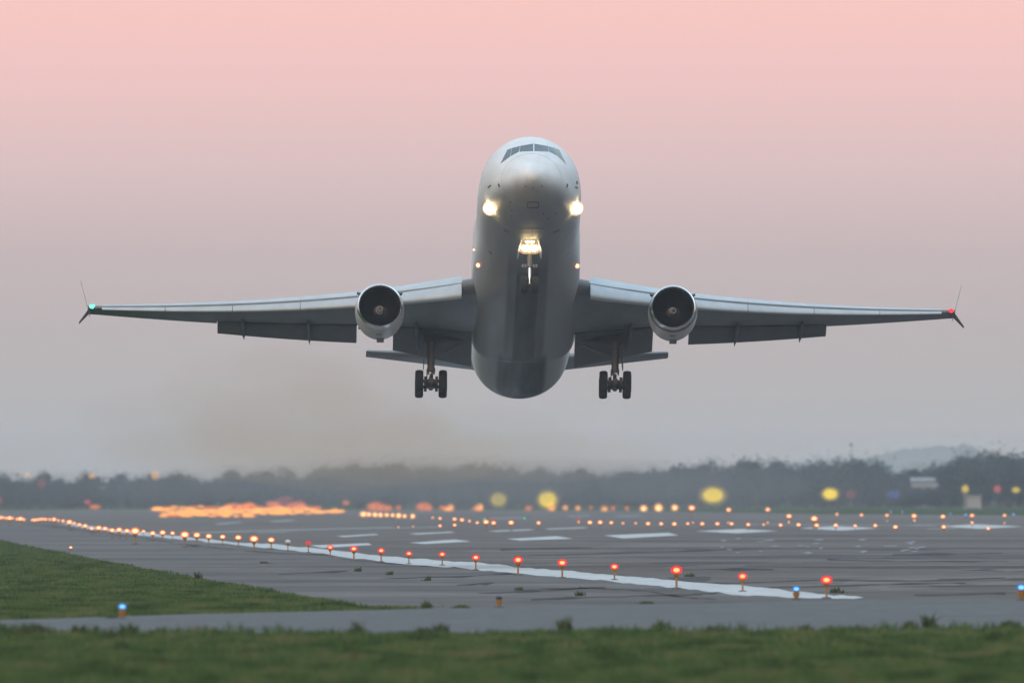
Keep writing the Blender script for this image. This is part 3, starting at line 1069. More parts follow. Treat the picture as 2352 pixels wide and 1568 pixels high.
def make_wing(sg):
    bm = bmesh.new()
    # inner part stops at the flap cove, outer part carries the full chord
    loft(bm, [sect(x, .03, .80, sg) for x in span(2.0, 18.15, 16)])
    loft(bm, [sect(x, .03, 1.0, sg) for x in span(18.152, 25.45, 8)])
    wing = piece('wing', bm, M['wing_grey'])
    # root leading edge fillet
    bm = bmesh.new()
    loft(bm, [sect(x, 0.0, .2, sg, dy=-.25, dz=.05) for x in span(2.3, 3.72, 3)])
    piece('leading_edge_fillet', bm, M['flap_grey'], wing)
    for x0, x1 in ((3.78, 7.9), (9.25, 13.2), (13.23, 17.2), (17.23, 21.2), (21.23, 25.0)):
        bm = bmesh.new()
        loft(bm, [slat_sect(x, sg) for x in span(x0, x1, 6)])
        piece('slat', bm, M['slat_metal'], wing)
    # low-speed aileron behind the engine and outer aileron line
    bm = bmesh.new()
    loft(bm, [sect(x, .802, 1.0, sg, n=8) for x in span(7.95, 9.75, 3)])
    piece('aileron', bm, M['wing_grey'], wing)

    def flap(x0, x1, d0, d1, y_off, z_off):
        bm = bmesh.new()
        rings = []
        for x in span(x0, x1, 6):
            c = chord(x)
            fc = .29 * c
            dl = R(d0 + (d1 - d0) * (x - x0) / (x1 - x0))
            zr = zle(x) - math.tan(R(winc(x))) * .75 * c
            ring = []
            for f, z in airfoil(.12, 0, 1, 14):
                y_, z_ = f * fc, z * fc
                yy = y_ * math.cos(dl) + z_ * math.sin(dl)
                zz = z_ * math.cos(dl) - y_ * math.sin(dl)
                ring.append(Vector((sg * x, yle(x) + .755 * c + yy + y_off, zr - .012 * c + zz + z_off)))
            rings.append(ring)
        loft(bm, rings)
        return piece('flap', bm, M['flap_grey'], wing)
    flap(3.05, 7.7, 17, 13, .05, -.10)
    flap(9.85, 18.12, 9, 10, .05, -.06)
    # flap track fairings
    for x, ln in ((12.75, 1.0), (16.65, .9), (6.35, 1.05)):
        c = chord(x)
        bm = bmesh.new()
        rings = []
        y0, y1 = yle(x) + .50 * c, yle(x) + 1.045 * c + (.15 if x > 8 else -.2)
        for k in range(13):
            f = k / 12
            r = .16 * (math.sin(math.pi * min(1, f * 1.15 + .02)) ** .5 if f < .55 else max(.12, 1 - ((f - .55) / .45) ** 2.0))
            yc = y0 + (y1 - y0) * f
            zc = zle(x) - math.tan(R(winc(x))) * (.5 + .5 * f) * c - .045 * c - .05 - .45 * max(0, f - .4) / .6
            ring = [Vector((sg * x + r * .75 * math.cos(a) + sg * (-.12) * f, yc, zc + r * 1.5 * math.sin(a))) for a in [2 * math.pi * i / 12 for i in range(12)]]
            rings.append(ring)
        loft(bm, rings)
        piece('flap_fairing', bm, M['flap_grey'], wing)
    # wing tip block, winglets, navigation light
    bm = bmesh.new()
    loft(bm, [sect(25.45, .0, 1.0, sg), sect(25.72, .03, 1.0, sg), sect(25.85, .1, .98, sg)])
    piece('wing_tip', bm, M['flap_grey'], wing)

    def winglet(zup, x_out, c0, c1_, s0, s1, name, mat):
        bm = bmesh.new()
        rings = []
        xt = 25.74
        for k in range(5):
            f = k / 4
            c = c0 + (c1_ - c0) * f
            yc = yle(25.6) + s0 + (s1 - s0) * f
            z0 = zle(25.6) + zup * f
            x0 = xt + x_out * f
            ring = []
            for ff, tt in airfoil(.055, 0, 1, 8):
                # thickness across the plate
                ring.append(Vector((sg * (x0 + tt * c * .8), yc + ff * c, z0)))
            rings.append(ring)
        loft(bm, rings)
        piece(name, bm, mat, wing)
    winglet(2.15, .55, 1.9, .75, .75, 2.0, 'winglet', M['white_paint'])
    winglet(-.78, .62, 1.4, .55, .15, .55, 'lower_winglet', M['flap_grey'])
    bm = bmesh.new()
    ball(bm, (sg * 25.58, yle(25.6) + .02, zle(25.6) + .03), .155, (1.15, 1, .8), 14)
    o = piece('navigation_light', bm, M['green_lamp'] if sg < 0 else M['red_lamp'], wing)
    o['label'] = 'lit green wing tip light' if sg < 0 else 'lit red wing tip light'
    return wing


for sg in (-1, 1):
    make_wing(sg)


# ------------------------------------------------------------------ engines
def make_engine(sg):
    ex, ey, ez = sg * 8.58, 20.5, -3.73
    o = (ex, ey, ez)
    bm = bmesh.new()
    lathe(bm, [(.30, 1.365), (.62, 1.41), (.95, 1.43), (1.6, 1.44), (2.4, 1.40), (3.1, 1.30), (3.7, 1.16), (4.0, 1.06), (3.95, 1.0), (3.0, .98)], o, n=64)
    eng = piece('engine', bm, M['cowl'])
    if sg > 0:
        eng['label'] = 'engine with a dark band behind the inlet lip'
    bm = bmesh.new()
    lathe(bm, [(.34, 1.150), (.16, 1.165), (.05, 1.195), (0, 1.235), (.03, 1.275), (.12, 1.315), (.22, 1.343)], o, n=64)
    piece('inlet_lip', bm, M['lip'], eng)
    bm = bmesh.new()
    lathe(bm, [(.22, 1.344), (.30, 1.366), (.52, 1.402), (.54, 1.40)], o, n=64)
    piece('cowl_band', bm, M['band'] if sg > 0 else M['cowl'], eng)
    bm = bmesh.new()
    lathe(bm, [(.34, 1.149), (.6, 1.15), (1.25, 1.19), (1.5, 1.19), (1.52, .2)], o, n=64)
    piece('inlet_duct', bm, M['duct'], eng)
    bm = bmesh.new()
    for k in range(38):
        a = 2 * math.pi * k / 38
        q = Matrix.Rotation(a, 3, 'Y')
        pts = []
        for r, tw, cc in ((.40, R(25), .16), (.8, R(45), .20), (1.17, R(60), .22)):
            dx, dy = math.sin(tw) * cc / 2, math.cos(tw) * cc / 2
            pts.append((Vector((dx, -dy, r)), Vector((-dx, dy, r))))
        vs = [[bm.verts.new(Vector(o) + Vector((0, 1.28, 0)) + q @ p) for p in pr] for pr in pts]
        for i in range(2):
            bm.faces.new((vs[i][0], vs[i][1], vs[i + 1][1], vs[i + 1][0]))
    piece('fan', bm, M['blade'], eng)
    bm = bmesh.new()
    lathe(bm, [(.72, .01), (.75, .06), (.85, .13), (1.0, .20), (1.2, .26), (1.32, .30)], o, n=32)
    piece('spinner', bm, M['spinner'], eng)
    # white spiral on the spinner
    bm = bmesh.new()
    rings = []
    for k in range(30):
        f = k / 29
        a = f * 1.55 * 2 * math.pi + (.6 if sg > 0 else 2.2)
        tt = .75 + f * .33
        r = float(np.interp(tt, [.72, .75, .85, 1.0, 1.2], [.01, .06, .13, .20, .26]))
        ww = .012 + .022 * min(f * 3, 1) * (1 - .3 * f)
        c_ = Vector((math.cos(a), 0, math.sin(a)))
        ring = [Vector(o) + c_ * (r + .010) + Vector((0, tt - ww - .006, 0)), Vector(o) + c_ * (r + ww * .7 + .010) + Vector((0, tt + ww - .006, 0)), Vector(o) + c_ * (r - .02) + Vector((0, tt + ww, 0)), Vector(o) + c_ * (r - .02) + Vector((0, tt - ww, 0))]
        rings.append(ring)
    loft(bm, rings)
    piece('spinner_spiral', bm, M['white_mark'], eng)
    bm = bmesh.new()
    lathe(bm, [(3.4, .86), (4.0, .82), (4.8, .68), (5.4, .56), (5.4, .50), (5.0, .45)], o, n=40)
    lathe(bm, [(5.0, .42), (5.6, .30), (6.1, .05)], o, n=24)
    piece('exhaust_nozzle', bm, M['exhaust_metal'], eng)
    # strakes
    for k in (-1, 1):
        bm = bmesh.new()
        a = R(90 - k * 49)
        n = Vector((math.cos(a), 0, math.sin(a)))
        tn = Vector((-math.sin(a), 0, math.cos(a)))
        pts = [(.75, 1.40), (1.75, 1.42), (1.75, 1.74), (1.35, 1.74)]
        rr_ = [[Vector(o) + n * r + tn * w_ + Vector((0, t_, 0)) for t_, r in pts] for w_ in (-.035, .035)]
        loft(bm, rr_)
        piece('strake', bm, M['flap_grey'], eng)
    # drain mast under the cowl
    bm = bmesh.new()
    box(bm, (ex + .05, ey + 2.7, ez - 1.40), (.42, .5, .2))
    piece('drain_mast', bm, M['gear_paint'], eng)
    bm = bmesh.new()
    box(bm, (ex - .02, ey + 1.25, ez - 1.437), (.34, .10, .02))
    piece('cowl_vent', bm, M['dark'], eng)
    # pylon
    bm = bmesh.new()
    rings = []
    for s, zb_, zt_, w_ in ((1.2, 1.30, 1.46, .05), (2.2, 1.2, 1.62, .24), (4.0, .6, 1.75, .30), (6.5, .5, 1.85, .30), (9.5, 1.3, 1.9, .2)):
        rings.append([Vector((ex + dx * w_, ey + s, ez + z)) for dx, z in ((-1, zb_), (1, zb_), (1, zt_), (-1, zt_))])
    loft(bm, rings)
    piece('pylon', bm, M['wing_grey'], eng)
    return eng


for sg in (-1, 1):
    make_engine(sg)


# ------------------------------------------------------------------ tail
def tail_ring(x, y0, c, z0, tc, sg):
    return [Vector((sg * x, y0 + f * c, z0 + z * c + f * c * .10)) for f, z in airfoil(tc, 0, 1, 14)]


for sg in (-1, 1):
    bm = bmesh.new()
    rings = []
    for k in range(9):
        f = k / 8
        x = 1.2 + f * (9.05 - 1.2)
        c = 6.6 + (2.5 - 6.6) * f
        y0 = 50.6 + f * 7.0
        z0 = .60 + (2.66 - .60) * f
        rings.append(tail_ring(x, y0, c, z0, .115, sg))
    loft(bm, rings)
    st = piece('tailplane', bm, M['wing_grey'])
    bm = bmesh.new()
    loft(bm, [tail_ring(9.052, 57.62, 2.48, 2.66, .115, sg), tail_ring(9.16, 57.85, 2.2, 2.69, .09, sg)])
    piece('tailplane_tip', bm, M['flap_grey'], st)
bm = bmesh.new()
rings = []
for k in range(7):
    f = k / 6
    z = 2.2 + f * 9.6
    c = 10.5 + (4.0 - 10.5) * f
    y0 = 46.0 + f * 10.5
    rings.append([Vector((t_ * c * .75, y0 + ff * c, z)) for ff, t_ in airfoil(.10, 0, 1, 14)])
loft(bm, rings)
piece('tail_fin', bm, M['blue_fin'])
bm = bmesh.new()
lathe(bm, [(0, 1.2), (.1, 1.35), (1.2, 1.5), (6, 1.55), (8.5, 1.35), (10, 1.0), (9.6, .9)], (0, 47.2, 4.5), n=40)
te = piece('tail_engine', bm, M['white_paint'])
bm = bmesh.new()
lathe(bm, [(.02, 1.2), (1.2, 1.15), (2.0, 1.2), (2.02, .05)], (0, 47.2, 4.5), n=40)
piece('inlet_duct', bm, M['duct'], te)


# ------------------------------------------------------------------ landing gear
def wheel(parent, c, r, w):
    bm = bmesh.new()
    prof = []
    for k in range(13):
        a = math.pi * k / 12
        prof.append((-math.cos(a) * w / 2, r - .17 + .17 * math.sin(a) ** .55))
    prof = [(-w / 2 + .04, r * .52)] + prof + [(w / 2 - .04, r * .52)]
    lathe(bm, prof, c, axis='X', n=40)
    wh = piece('wheel', bm, M['tyre'], parent)
    return wh


for sg in (-1, 1):
    gx, gy = sg * 5.45, 33.9
    bm = bmesh.new()
    tube(bm, (gx, gy - .1, -2.3), (gx, gy, -4.25), .25, .21, 20)
    tube(bm, (gx, gy, -4.2), (gx, gy, -4.42), .25, .25, 20)
    gear = piece('main_gear', bm, M['gear_paint'])
    bm = bmesh.new()
    tube(bm, (gx, gy, -4.42), (gx, gy, -5.05), .135, .135, 20)
    piece('piston', bm, M['chrome'], gear)
    bm = bmesh.new()
    tube(bm, (gx - sg * .18, gy - .25, -4.35), (gx - sg * .18, gy - .62, -4.7), .045)
    tube(bm, (gx + sg * .18, gy - .25, -4.35), (gx + sg * .18, gy - .62, -4.7), .045)
    tube(bm, (gx, gy - .62, -4.7), (gx, gy - .25, -5.0), .07)
    tube(bm, (gx - .24, gy - .12, -4.3), (gx - .24, gy - .12, -5.0), .03)
    piece('torque_link', bm, M['gear_paint'], gear)
    bm = bmesh.new()
    tube(bm, (gx, gy - .95, -5.16), (gx, gy + .95, -5.16), .17, .17, 16)
    for dy in (-.72, .72):
        tube(bm, (gx - .72, gy + dy, -5.16), (gx + .72, gy + dy, -5.16), .10, .10, 14)
        for dx in (-.33, .33):
            tube(bm, (gx + dx - .08, gy + dy, -5.16), (gx + dx + .08, gy + dy, -5.16), .28, .28, 18)
    tube(bm, (gx, gy, -4.9), (gx, gy, -5.4), .26, .24, 16)
    piece('bogie', bm, M['gear_dark'], gear)
    for dy in (-.72, .72):
        for dx in (-.70, .70):
            wheel(gear, (gx + dx, gy + dy, -5.16), .665, .49)
    bm = bmesh.new()
    tube(bm, (gx - sg * .1, gy, -3.55), (gx - sg * 2.1, gy - .4, -2.75), .085, .085)
    tube(bm, (gx, gy + .2, -4.0), (gx - sg * .2, gy + 2.2, -2.6), .08, .08)
    piece('side_brace', bm, M['gear_paint'], gear)
    bm = bmesh.new()
    rings = []
    for z, wy in ((-2.75, .75), (-3.5, .7), (-4.2, .42)):
        x0 = gx + sg * (.34 + (-2.75 - z) * .08)
        rings.append([Vector((x0 - .025, gy - wy, z)), Vector((x0 + .025, gy - wy, z)), Vector((x0 + .025, gy + wy, z)), Vector((x0 - .025, gy + wy, z))])
    loft(bm, rings)
    piece('gear_door', bm, M['flap_grey'], gear, sharp=20)
    # dark opening of the wheel well in the wing's underside
    bm = bmesh.new()
    xs = (gx - sg * 2.15, gx - sg * .5, gx + sg * .45)
    rings = [[Vector((x, 33.0, zle(abs(x)) - .62 - .0)), Vector((x, 34.6, zle(abs(x)) - .56)), Vector((x, 34.6, zle(abs(x)) - .40)), Vector((x, 33.0, zle(abs(x)) - .40))] for x in xs]
    loft(bm, rings)
    piece('wheel_well', bm, M['dark'], gear, smooth=False)

# nose gear
ny = 8.7
bm = bmesh.new()
tube(bm, (0, ny, -2.7), (0, ny, -4.25), .16, .14, 18)
ng = piece('nose_gear', bm, M['gear_paint'])
bm = bmesh.new()
tube(bm, (0, ny, -4.25), (0, ny - .02, -5.35), .085, .085, 16)
piece('piston', bm, M['chrome'], ng)
bm = bmesh.new()
tube(bm, (-.46, ny, -4.25), (.46, ny, -4.25), .05)
tube(bm, (0, ny, -4.18), (0, ny, -4.36), .2)
for dx in (-.4, -.24, .24, .4):
    box(bm, (dx, ny, -4.28), (.1, .12, .2))
piece('steering_collar', bm, M['rim'], ng)
bm = bmesh.new()
tube(bm, (-.42, ny - .02, -5.40), (.42, ny - .02, -5.40), .07)
piece('axle', bm, M['gear_dark'], ng)
for dx in (-.33, .33):
    wheel(ng, (dx, ny - .02, -5.40), .50, .38)
for sg in (-1, 1):
    bm = bmesh.new()
    rings = []
    for z, x in ((-2.85, .50), (-3.2, .56), (-3.58, .68)):
        rings.append([Vector((sg * (x - .02), ny - .9, z)), Vector((sg * (x + .03), ny - .9, z)), Vector((sg * (x + .03), ny + 1.1, z)), Vector((sg * (x - .02), ny + 1.1, z))])
    loft(bm, rings)
    piece('gear_door', bm, M['white_paint'], ng, sharp=20)
    # two taxi lamps on the leg
    bm = bmesh.new()
    lathe(bm, [(.16, .06), (.05, .19), (-.02, .21), (-.03, .19)], (sg * .25, ny - .30, -3.30), n=24)
    lp = piece('taxi_lamp', bm, M['gear_paint'], ng)
    bm = bmesh.new()
    ball(bm, (sg * .25, ny - .33, -3.30), .205, (1.2, .35, .95), 18)
    piece('bulb', bm, M['landing_core'], lp)
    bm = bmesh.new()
    ball(bm, (sg * .25, ny - .33, -3.30), .38, (1.1, .6, .95), 18)  # halo shell for the taxi lamp's bloom
    piece('lamp_glass', bm, M['landing_halo'], lp)  # lamp_glass here is the taxi lamp's bloom shell
    bm = bmesh.new()
    ball(bm, (sg * .13, ny - .75, -3.03), .10, (1.2, .5, .75), 14)
    lp2 = piece('steering_lamp', bm, M['landing_core'], ng)
bm = bmesh.new()
box(bm, (0, ny - .2, -3.06), (.9, .05, .06))
box(bm, (0, ny + .05, -3.06), (.1, .5, .06))
piece('lamp_bracket', bm, M['gear_paint'], ng)
# dark opening of the nose wheel bay
bm = bmesh.new()
rings = []
for s in (7.6, 8.4, 9.4, 10.2):
    zb = float(np.interp(s, [r[0] for r in FUS], [r[2] for r in FUS]))
    rings.append([Vector((x, s, zb + z)) for x, z in ((-.42, .02), (-.2, -.012), (.2, -.012), (.42, .02), (.42, .2), (-.42, .2))])
loft(bm, rings)
piece('gear_bay', bm, M['dark'], ng)

# lamps set in the fuselage sides
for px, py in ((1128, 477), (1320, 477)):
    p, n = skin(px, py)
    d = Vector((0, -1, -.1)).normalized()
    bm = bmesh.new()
    ball(bm, p + n * .05 + d * .02, .52, (.9, .8, .9), 22)  # oversize shell that paints the bloom round the bulb
    lens = piece('landing_light_halo', bm, M['landing_halo'])  # lens here is the bloom shell
    bm = bmesh.new()
    ball(bm, p + n * .10 + d * .03, .33, (1, .9, 1), 20)
    piece('bulb', bm, M['landing_core'], lens)
for px, py, r in ((1100.5, 608, .165), (1323.5, 610, .165), (1091, 573.5, .085)):
    p, n = skin(px, py)
    if p is None:
        p, n = skin(px + 6, py)
        p = p + Vector((-.1, 0, 0))
    bm = bmesh.new()
    ball(bm, p + n * .06, r, (1, 1, 1), 14)
    lens = piece('wing_inspection_light', bm, M['small_rim'])
    bm = bmesh.new()
    ball(bm, p + n * .07, r * .72, (1, 1, 1), 12)
    piece('bulb', bm, M['small_lamp'], lens)

# ------------------------------------------------------------------ airfield lights
def fixture(name, label, cat, glass, core, group=None, tall=.47, head=.15, fill=.64):
    """post lamp: base, post and cup of yellow metal with a glowing glass sized to take in its bloom"""
    t = thing(name, label, cat, (0, 0, 0), group)
    bm = bmesh.new()
    lathe(bm, [(0, .13), (.035, .12), (.05, .04)], (0, 0, 0), axis='Z', n=18, cap=True)
    obj('base', bm, M['gear_dark'], t)
    bm = bmesh.new()
    tube(bm, (0, 0, .04), (0, 0, tall - head * .55), .027, .027, 12)
    obj('post', bm, M['yellow_paint'], t)
    bm = bmesh.new()
    lathe(bm, [(tall - head * 1.25, .035), (tall - head * 1.0, .07), (tall - head * .6, .085), (tall - head * .55, .07)], (0, 0, 0), axis='Z', n=20, cap=True)
    obj('cup', bm, M['yellow_paint'], t)
    bm = bmesh.new()
    ball(bm, (0, 0, tall), head, (1, 1, .72), 18)
    gl = obj('lamp_glass', bm, M[glass], t)
    if core:
        bm = bmesh.new()
        ball(bm, (0, 0, tall), head * fill, (1.05, 1, .68), 14)
        obj('bulb', bm, M[core], gl)
    return t


def p1(x, y):
    return x * .3353, 1036.4 + y * .3353


def p2(x, y):
    return 781 + x * .3353, 1036.4 + y * .3353


def p3(x, y):
    return 1562 + x * .3359, 998.8 + y * .3359


def p5(x, y):
    return 781 + x * .3353, 1201.6 + y * .3353


def p6(x, y):
    return 1562 + x * .3359, 1201.6 + y * .3359


def spot(px, py, h):
    d = F * (EYE - h) / (py - YH)
    return Vector(((px - CX) * d / F, d, 0))


red0 = fixture('runway_edge_light', 'x', 'runway light', 'red_glass', 'red_core', 'red runway edge lights', fill=.52)
REDS = [p6(1002, 385), p6(428, 360), p5(2305, 318), p5(1880, 295), p5(1522, 268), p5(1220, 248), p5(930, 232), p5(700, 210), p5(472, 205), p5(282, 185), p5(95, 172), p1(2262, 655)]
RS = [1.12, 1.0, 1.25, .98, 1.15, 1.2, 1.05, .98, .95, 1.05, 1.15, 1.0]
for i, ((x, y), s) in enumerate(zip(REDS, RS)):
    o = red0 if i == 0 else copy_thing(red0, (0, 0, 0))
    s *= K
    o.location = spot(x, y, .47 * s)
    o.scale = (s, s, s)
    o['label'] = ('nearest red runway edge light, beside the round weed at the edge line end' if i == 0 else
                  f'glowing red edge light on a yellow post, {ordinal(i)} from the near end of the line')
od = fixture('runway_edge_light', 'small dull red edge light next to the unlit white one', 'runway light', 'red_dim', None, 'red runway edge lights')
od.location = spot(*p1(2112, 627), .47 * K)
od.scale = (K, K, K)
ou = fixture('runway_edge_light', 'unlit whitish runway edge light between the orange and the red lights', 'runway light', 'unlit_glass', None)
ou.location = spot(*p1(1972, 618), .47 * K)
ou.scale = (K, K, K)

LEFT = [(1858, 604, 1), (1740, 597, 1.25), (1632, 588, 1), (1525, 583, .9), (1430, 579, 1), (1348, 571, 1.1), (1266, 568, 1.35), (1182, 558, .8), (1114, 554, 1.05), (1046, 558, .95), (983, 546, .7), (926, 543, 1.5), (870, 542, 1), (816, 535, 1.1),
        (768, 538, 1), (720, 527, 1), (676, 522, 1.1), (628, 526, .85), (583, 508, 1), (545, 500, .9), (508, 490, .8), (475, 482, 1.3), (432, 475, .9), (400, 472, .7), (370, 464, 1.2), (340, 464, .8), (310, 463, 1), (285, 462, 1), (262, 465, .9), (240, 468, 1),
        (222, 469, .8), (162, 465, .9), (140, 460, 1.3), (118, 462, .9), (82, 456, 1), (66, 455, 1.3), (44, 456, .9), (18, 452, 1), (0, 452, 1.2), (-30, 450, 1.2)]
or0 = fixture('runway_edge_light', 'x', 'runway light', 'orange_glass', 'orange_core', 'orange lights of the left runway edge', head=.17, fill=.60)
for i, (x, y, s) in enumerate(LEFT):
    o = or0 if i == 0 else copy_thing(or0, (0, 0, 0))
    s *= 1.08 * K
    o.location = spot(*p1(x, y), .47 * s)
    o.scale = (s, s, s)
    o['label'] = f'orange light of the curving left runway edge, {ordinal(i)} beyond the unlit white one'

ROW_B = [p3(*q) for q in ((2107, 638), (1803, 626), (1473, 627), (1335, 617), (1197, 619), (1065, 615), (934, 615), (810, 612), (687, 614), (572, 611), (466, 610), (352, 605), (255, 605), (152, 605), (52, 604))] + \
        [p2(*q) for q in ((2290, 495), (2200, 494), (2110, 493), (2025, 490), (1938, 490), (1858, 487), (1782, 484), (1712, 485), (1634, 482), (1360, 488), (1172, 486), (1052, 488), (1000, 482), (940, 487), (887, 475), (835, 468), (785, 462), (685, 457), (635, 453))]
SB = [.8, 1, 1, .9, .8, 1, 1.05, 1, .9, .6, .95, .95, 1, 1, .8, 1.05, .95, 1.05, .6, .65, .95, 1.15, 1.1, .6, 1, 1.25, 1.1, 1.3, .8, .75, 1.1, 1.1, .9, .7]
ROW_B2 = [p2(785, 503), p2(685, 508), p2(500, 512), p2(400, 517)]
SB2 = [.9, .8, .4, .4]
nB = 0
for i, ((x, y), s) in enumerate(zip(ROW_B, SB)):
    o = copy_thing(or0, (0, 0, 0))
    s *= 1.05 * K
    o.location = spot(x, y, .47 * s)
    o.scale = (s, s, s)
    o['group'] = 'orange lights of the middle row across the runway'
    o['label'] = f'orange light in the low row behind the white bars, {ordinal(i)} from the right'
for i, ((x, y), s) in enumerate(zip(ROW_B2, SB2)):
    o = copy_thing(or0, (0, 0, 0))
    s *= K
    o.location = spot(x, y, .47 * s)
    o.scale = (s, s, s)
    o['group'] = 'orange lights of the middle row across the runway'
    o['label'] = f'lone orange light on the asphalt in front of the low row, {ordinal(i)} from the right'

# upper row, on taller posts near the far pavement edge
ROW_A = [p3(*q) for q in ((2219, 548), (1997, 548), (1797, 556), (1600, 551), (1415, 547), (1241, 545), (1073, 540), (918, 570), (745, 553), (600, 508), (332, 510), (80, 497))]
SA = [.9, 1.1, 1.15, 1.25, .95, .95, .85, 1.45, 1.25, 1.5, 1.5, 2.0]
for i, ((x, y), s) in enumerate(zip(ROW_A, SA)):
    o = copy_thing(or0, (0, 0, 0))
    s *= 1.2 * K
    hgt = .47 * s
    d = F * (EYE - hgt) / (y - YH)
    d = min(d, 2500.0 * K)
    o.location = ((x - CX) * d / F, d, 0)
    o.scale = (s, s, s)
    o['group'] = 'orange lights of the far row on the right'
    o['label'] = f'orange light in the upper far row before the grass, {ordinal(i)} from the right'
for i, q in enumerate(((2219, 600, .5), (1997, 597, .8), (1602, 582, .7), (1415, 583, .4), (745, 593, .6), (600, 597, .55), (330, 597, .5), (90, 597, .5))):  # reflections of the far row on the pavement, built as small lamps
    o = copy_thing(or0, (0, 0, 0))
    s = q[2] * K
    o.location = spot(*p3(q[0], q[1]), .47 * s)
    o.scale = (s, s, s)
    o['group'] = 'reflections of the far row set low on the runway'
    o['label'] = f'small low reflection of an orange light under the upper far row, {ordinal(i)} from the right'

# blue taxiway lights
bl0 = fixture('taxiway_light', 'blue taxiway light standing in the grass triangle on the left', 'taxiway light', 'blue_glass', 'blue_core', 'blue taxiway lights', tall=.30, head=.105)


def cone_foot(t):
    bm = bmesh.new()
    lathe(bm, [(0, .04), (.04, .04), (.15, .085), (.185, .09), (.195, .07)], (0, 0, 0), axis='Z', n=20, cap=True)
    obj('cone', bm, M['yellow_paint'], t)


cone_foot(bl0)
BL = [((281, 1392), 1.0, None), ((1829, 1351.5), 1.05, 'blue taxiway light on the white edge line beside the nearest red light'), ((2346, 1348), 1.25, 'blue taxiway light on a yellow cone at the right edge of the picture'),
      (p3(1441, 519), 1.3, 'tiny blue light before the far grass, leftmost of five'), (p3(1520, 521), 1.2, 'tiny blue light before the far grass, second of five from left'),
      (p3(1848, 534), 1.1, 'tiny blue light before the far grass, middle one of five'), (p3(1953, 543), 1.5, 'tiny deep blue light left of a bright orange one under the grey hut'),
      (p3(2280, 541), 1.5, 'tiny blue light right of the last orange light')]
for i, ((x, y), s, lab) in enumerate(BL):
    o = bl0 if i == 0 else copy_thing(bl0, (0, 0, 0))
    s *= K
    o.location = spot(x, y, .30 * s)
    o.scale = (s, s, s)
    if lab:
        o['label'] = lab
ul = fixture('taxiway_light', 'unlit taxiway light with dark cap and yellow cone beside the road', 'taxiway light', 'unlit_blue', None, None, tall=.27, head=.09)
cone_foot(ul)
ul.location = spot(1146, 1371, .27 * K)
ul.scale = (K, K, K)
for i, (q, lab) in enumerate(((p2(990, 463), 'small green threshold light left of the other green one'), (p2(1263, 457), 'small green threshold light standing alone on the right'))):
    gr = fixture('threshold_light', lab, 'runway light', 'green_glass', None, 'green threshold lights', head=.11)
    gr.location = spot(*q, .47 * K)
    gr.scale = (K, K, K)
for i, (q, lab) in enumerate(((p2(1634, 462), 'small red light above the low orange row at centre right'), (p2(1043, 463), 'small red light above the low orange row at centre left'))):
    gr = fixture('threshold_light', lab, 'runway light', 'red_dim', None, 'small red lights behind the low row', head=.12)
    gr.location = spot(*q, .47 * K)
    gr.scale = (K, K, K)
am = fixture('runway_edge_light', 'single faint orange light low on the left shoulder', 'runway light', 'orange_glass', 'orange_core', None, tall=.12, head=.09)
am.location = spot(*p1(485, 656), .12 * K)
am.scale = (K, K, K)


# far lamps: a mast with a glowing lamp head, one thing each
SOFT = {}


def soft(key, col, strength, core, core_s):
    # soft glow put into see-through halo shells; a ray meets each twice
    SOFT[key] = (shine(key + '_outer_halo', col, strength * .09), shine(key + '_glass', col, strength * .17), emit(key + '_bulb', core, core_s, clear=.35))  # _glass is the inner halo shell


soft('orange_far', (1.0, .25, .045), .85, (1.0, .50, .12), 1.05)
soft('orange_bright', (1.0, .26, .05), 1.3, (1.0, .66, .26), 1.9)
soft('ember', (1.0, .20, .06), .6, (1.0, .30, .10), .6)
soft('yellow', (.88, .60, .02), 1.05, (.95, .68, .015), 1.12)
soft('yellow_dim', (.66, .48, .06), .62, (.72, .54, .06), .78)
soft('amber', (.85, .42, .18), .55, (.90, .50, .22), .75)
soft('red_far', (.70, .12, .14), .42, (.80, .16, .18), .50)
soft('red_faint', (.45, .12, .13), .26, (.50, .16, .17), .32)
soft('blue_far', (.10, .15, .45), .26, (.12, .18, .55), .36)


def far_lamp(px, py, rx, ry, d, key, name, label, cat, group=None, cr=.72, seg=16):
    """mast with a lamp: bulb and two halo shells for its glow, each see-through"""
    d *= K
    p = at_depth(px, py, d)
    ax, az = rx * d / F, ry * d / F
    t = thing(name, label, cat, (p.x, p.y, 0), group)
    m0, m1, m2 = SOFT[key]
    bm = bmesh.new()
    top = max(p.z - az * .4, .05)
    tube(bm, (0, 0, 0), (0, 0, top), .08, .08, 8)
    obj('post', bm, M['gear_dark'], t)
    par = t
    for nm, q, m_ in (('lamp_glass', 1.25, m0), ('inner_glass', .98, m1), ('bulb', cr, m2)):  # lamp_glass and inner_glass are the halo shells for the glow
        bm = bmesh.new()
        ball(bm, (0, 0, p.z), 1.0, (ax * q, min(ax, az) * q, az * q), seg)
        gl = obj(nm, bm, m_, par)
        if par is t:
            par = gl
    return t


# the crowd of approach lights far down the runway, left of centre
fr = random.Random(21)
X_ = 1066.0
while X_ < 2352:
    if 2232 < X_ < 2262:
        X_ += 14
        continue
    rows_ = (384, 402, 420, 438) if 1120 < X_ < 1740 else (392, 408, 424)
    if X_ > 2120:
        rows_ = (408, 420)
    for y in rows_:
        y += fr.uniform(-7, 7) + (X_ - 1100) * (-.004)
        if X_ < 1120:
            y = 386 + fr.uniform(-6, 14)
        px, py = p1(X_ + fr.uniform(-12, 12), y)
        d = min(F * 2.7 / (py - YH), 2950)
        edge = y < 390 or y > 432
        far_lamp(px, py, fr.uniform(8, 16), fr.uniform(2.2, 3.8), d, 'orange_far' if not edge or fr.random() < .4 else 'ember', 'approach_light',
                 'orange approach light in the merged glowing band left of centre', 'approach light', 'orange approach lights merging into a band', .74, 12)
    X_ += fr.uniform(26, 40)
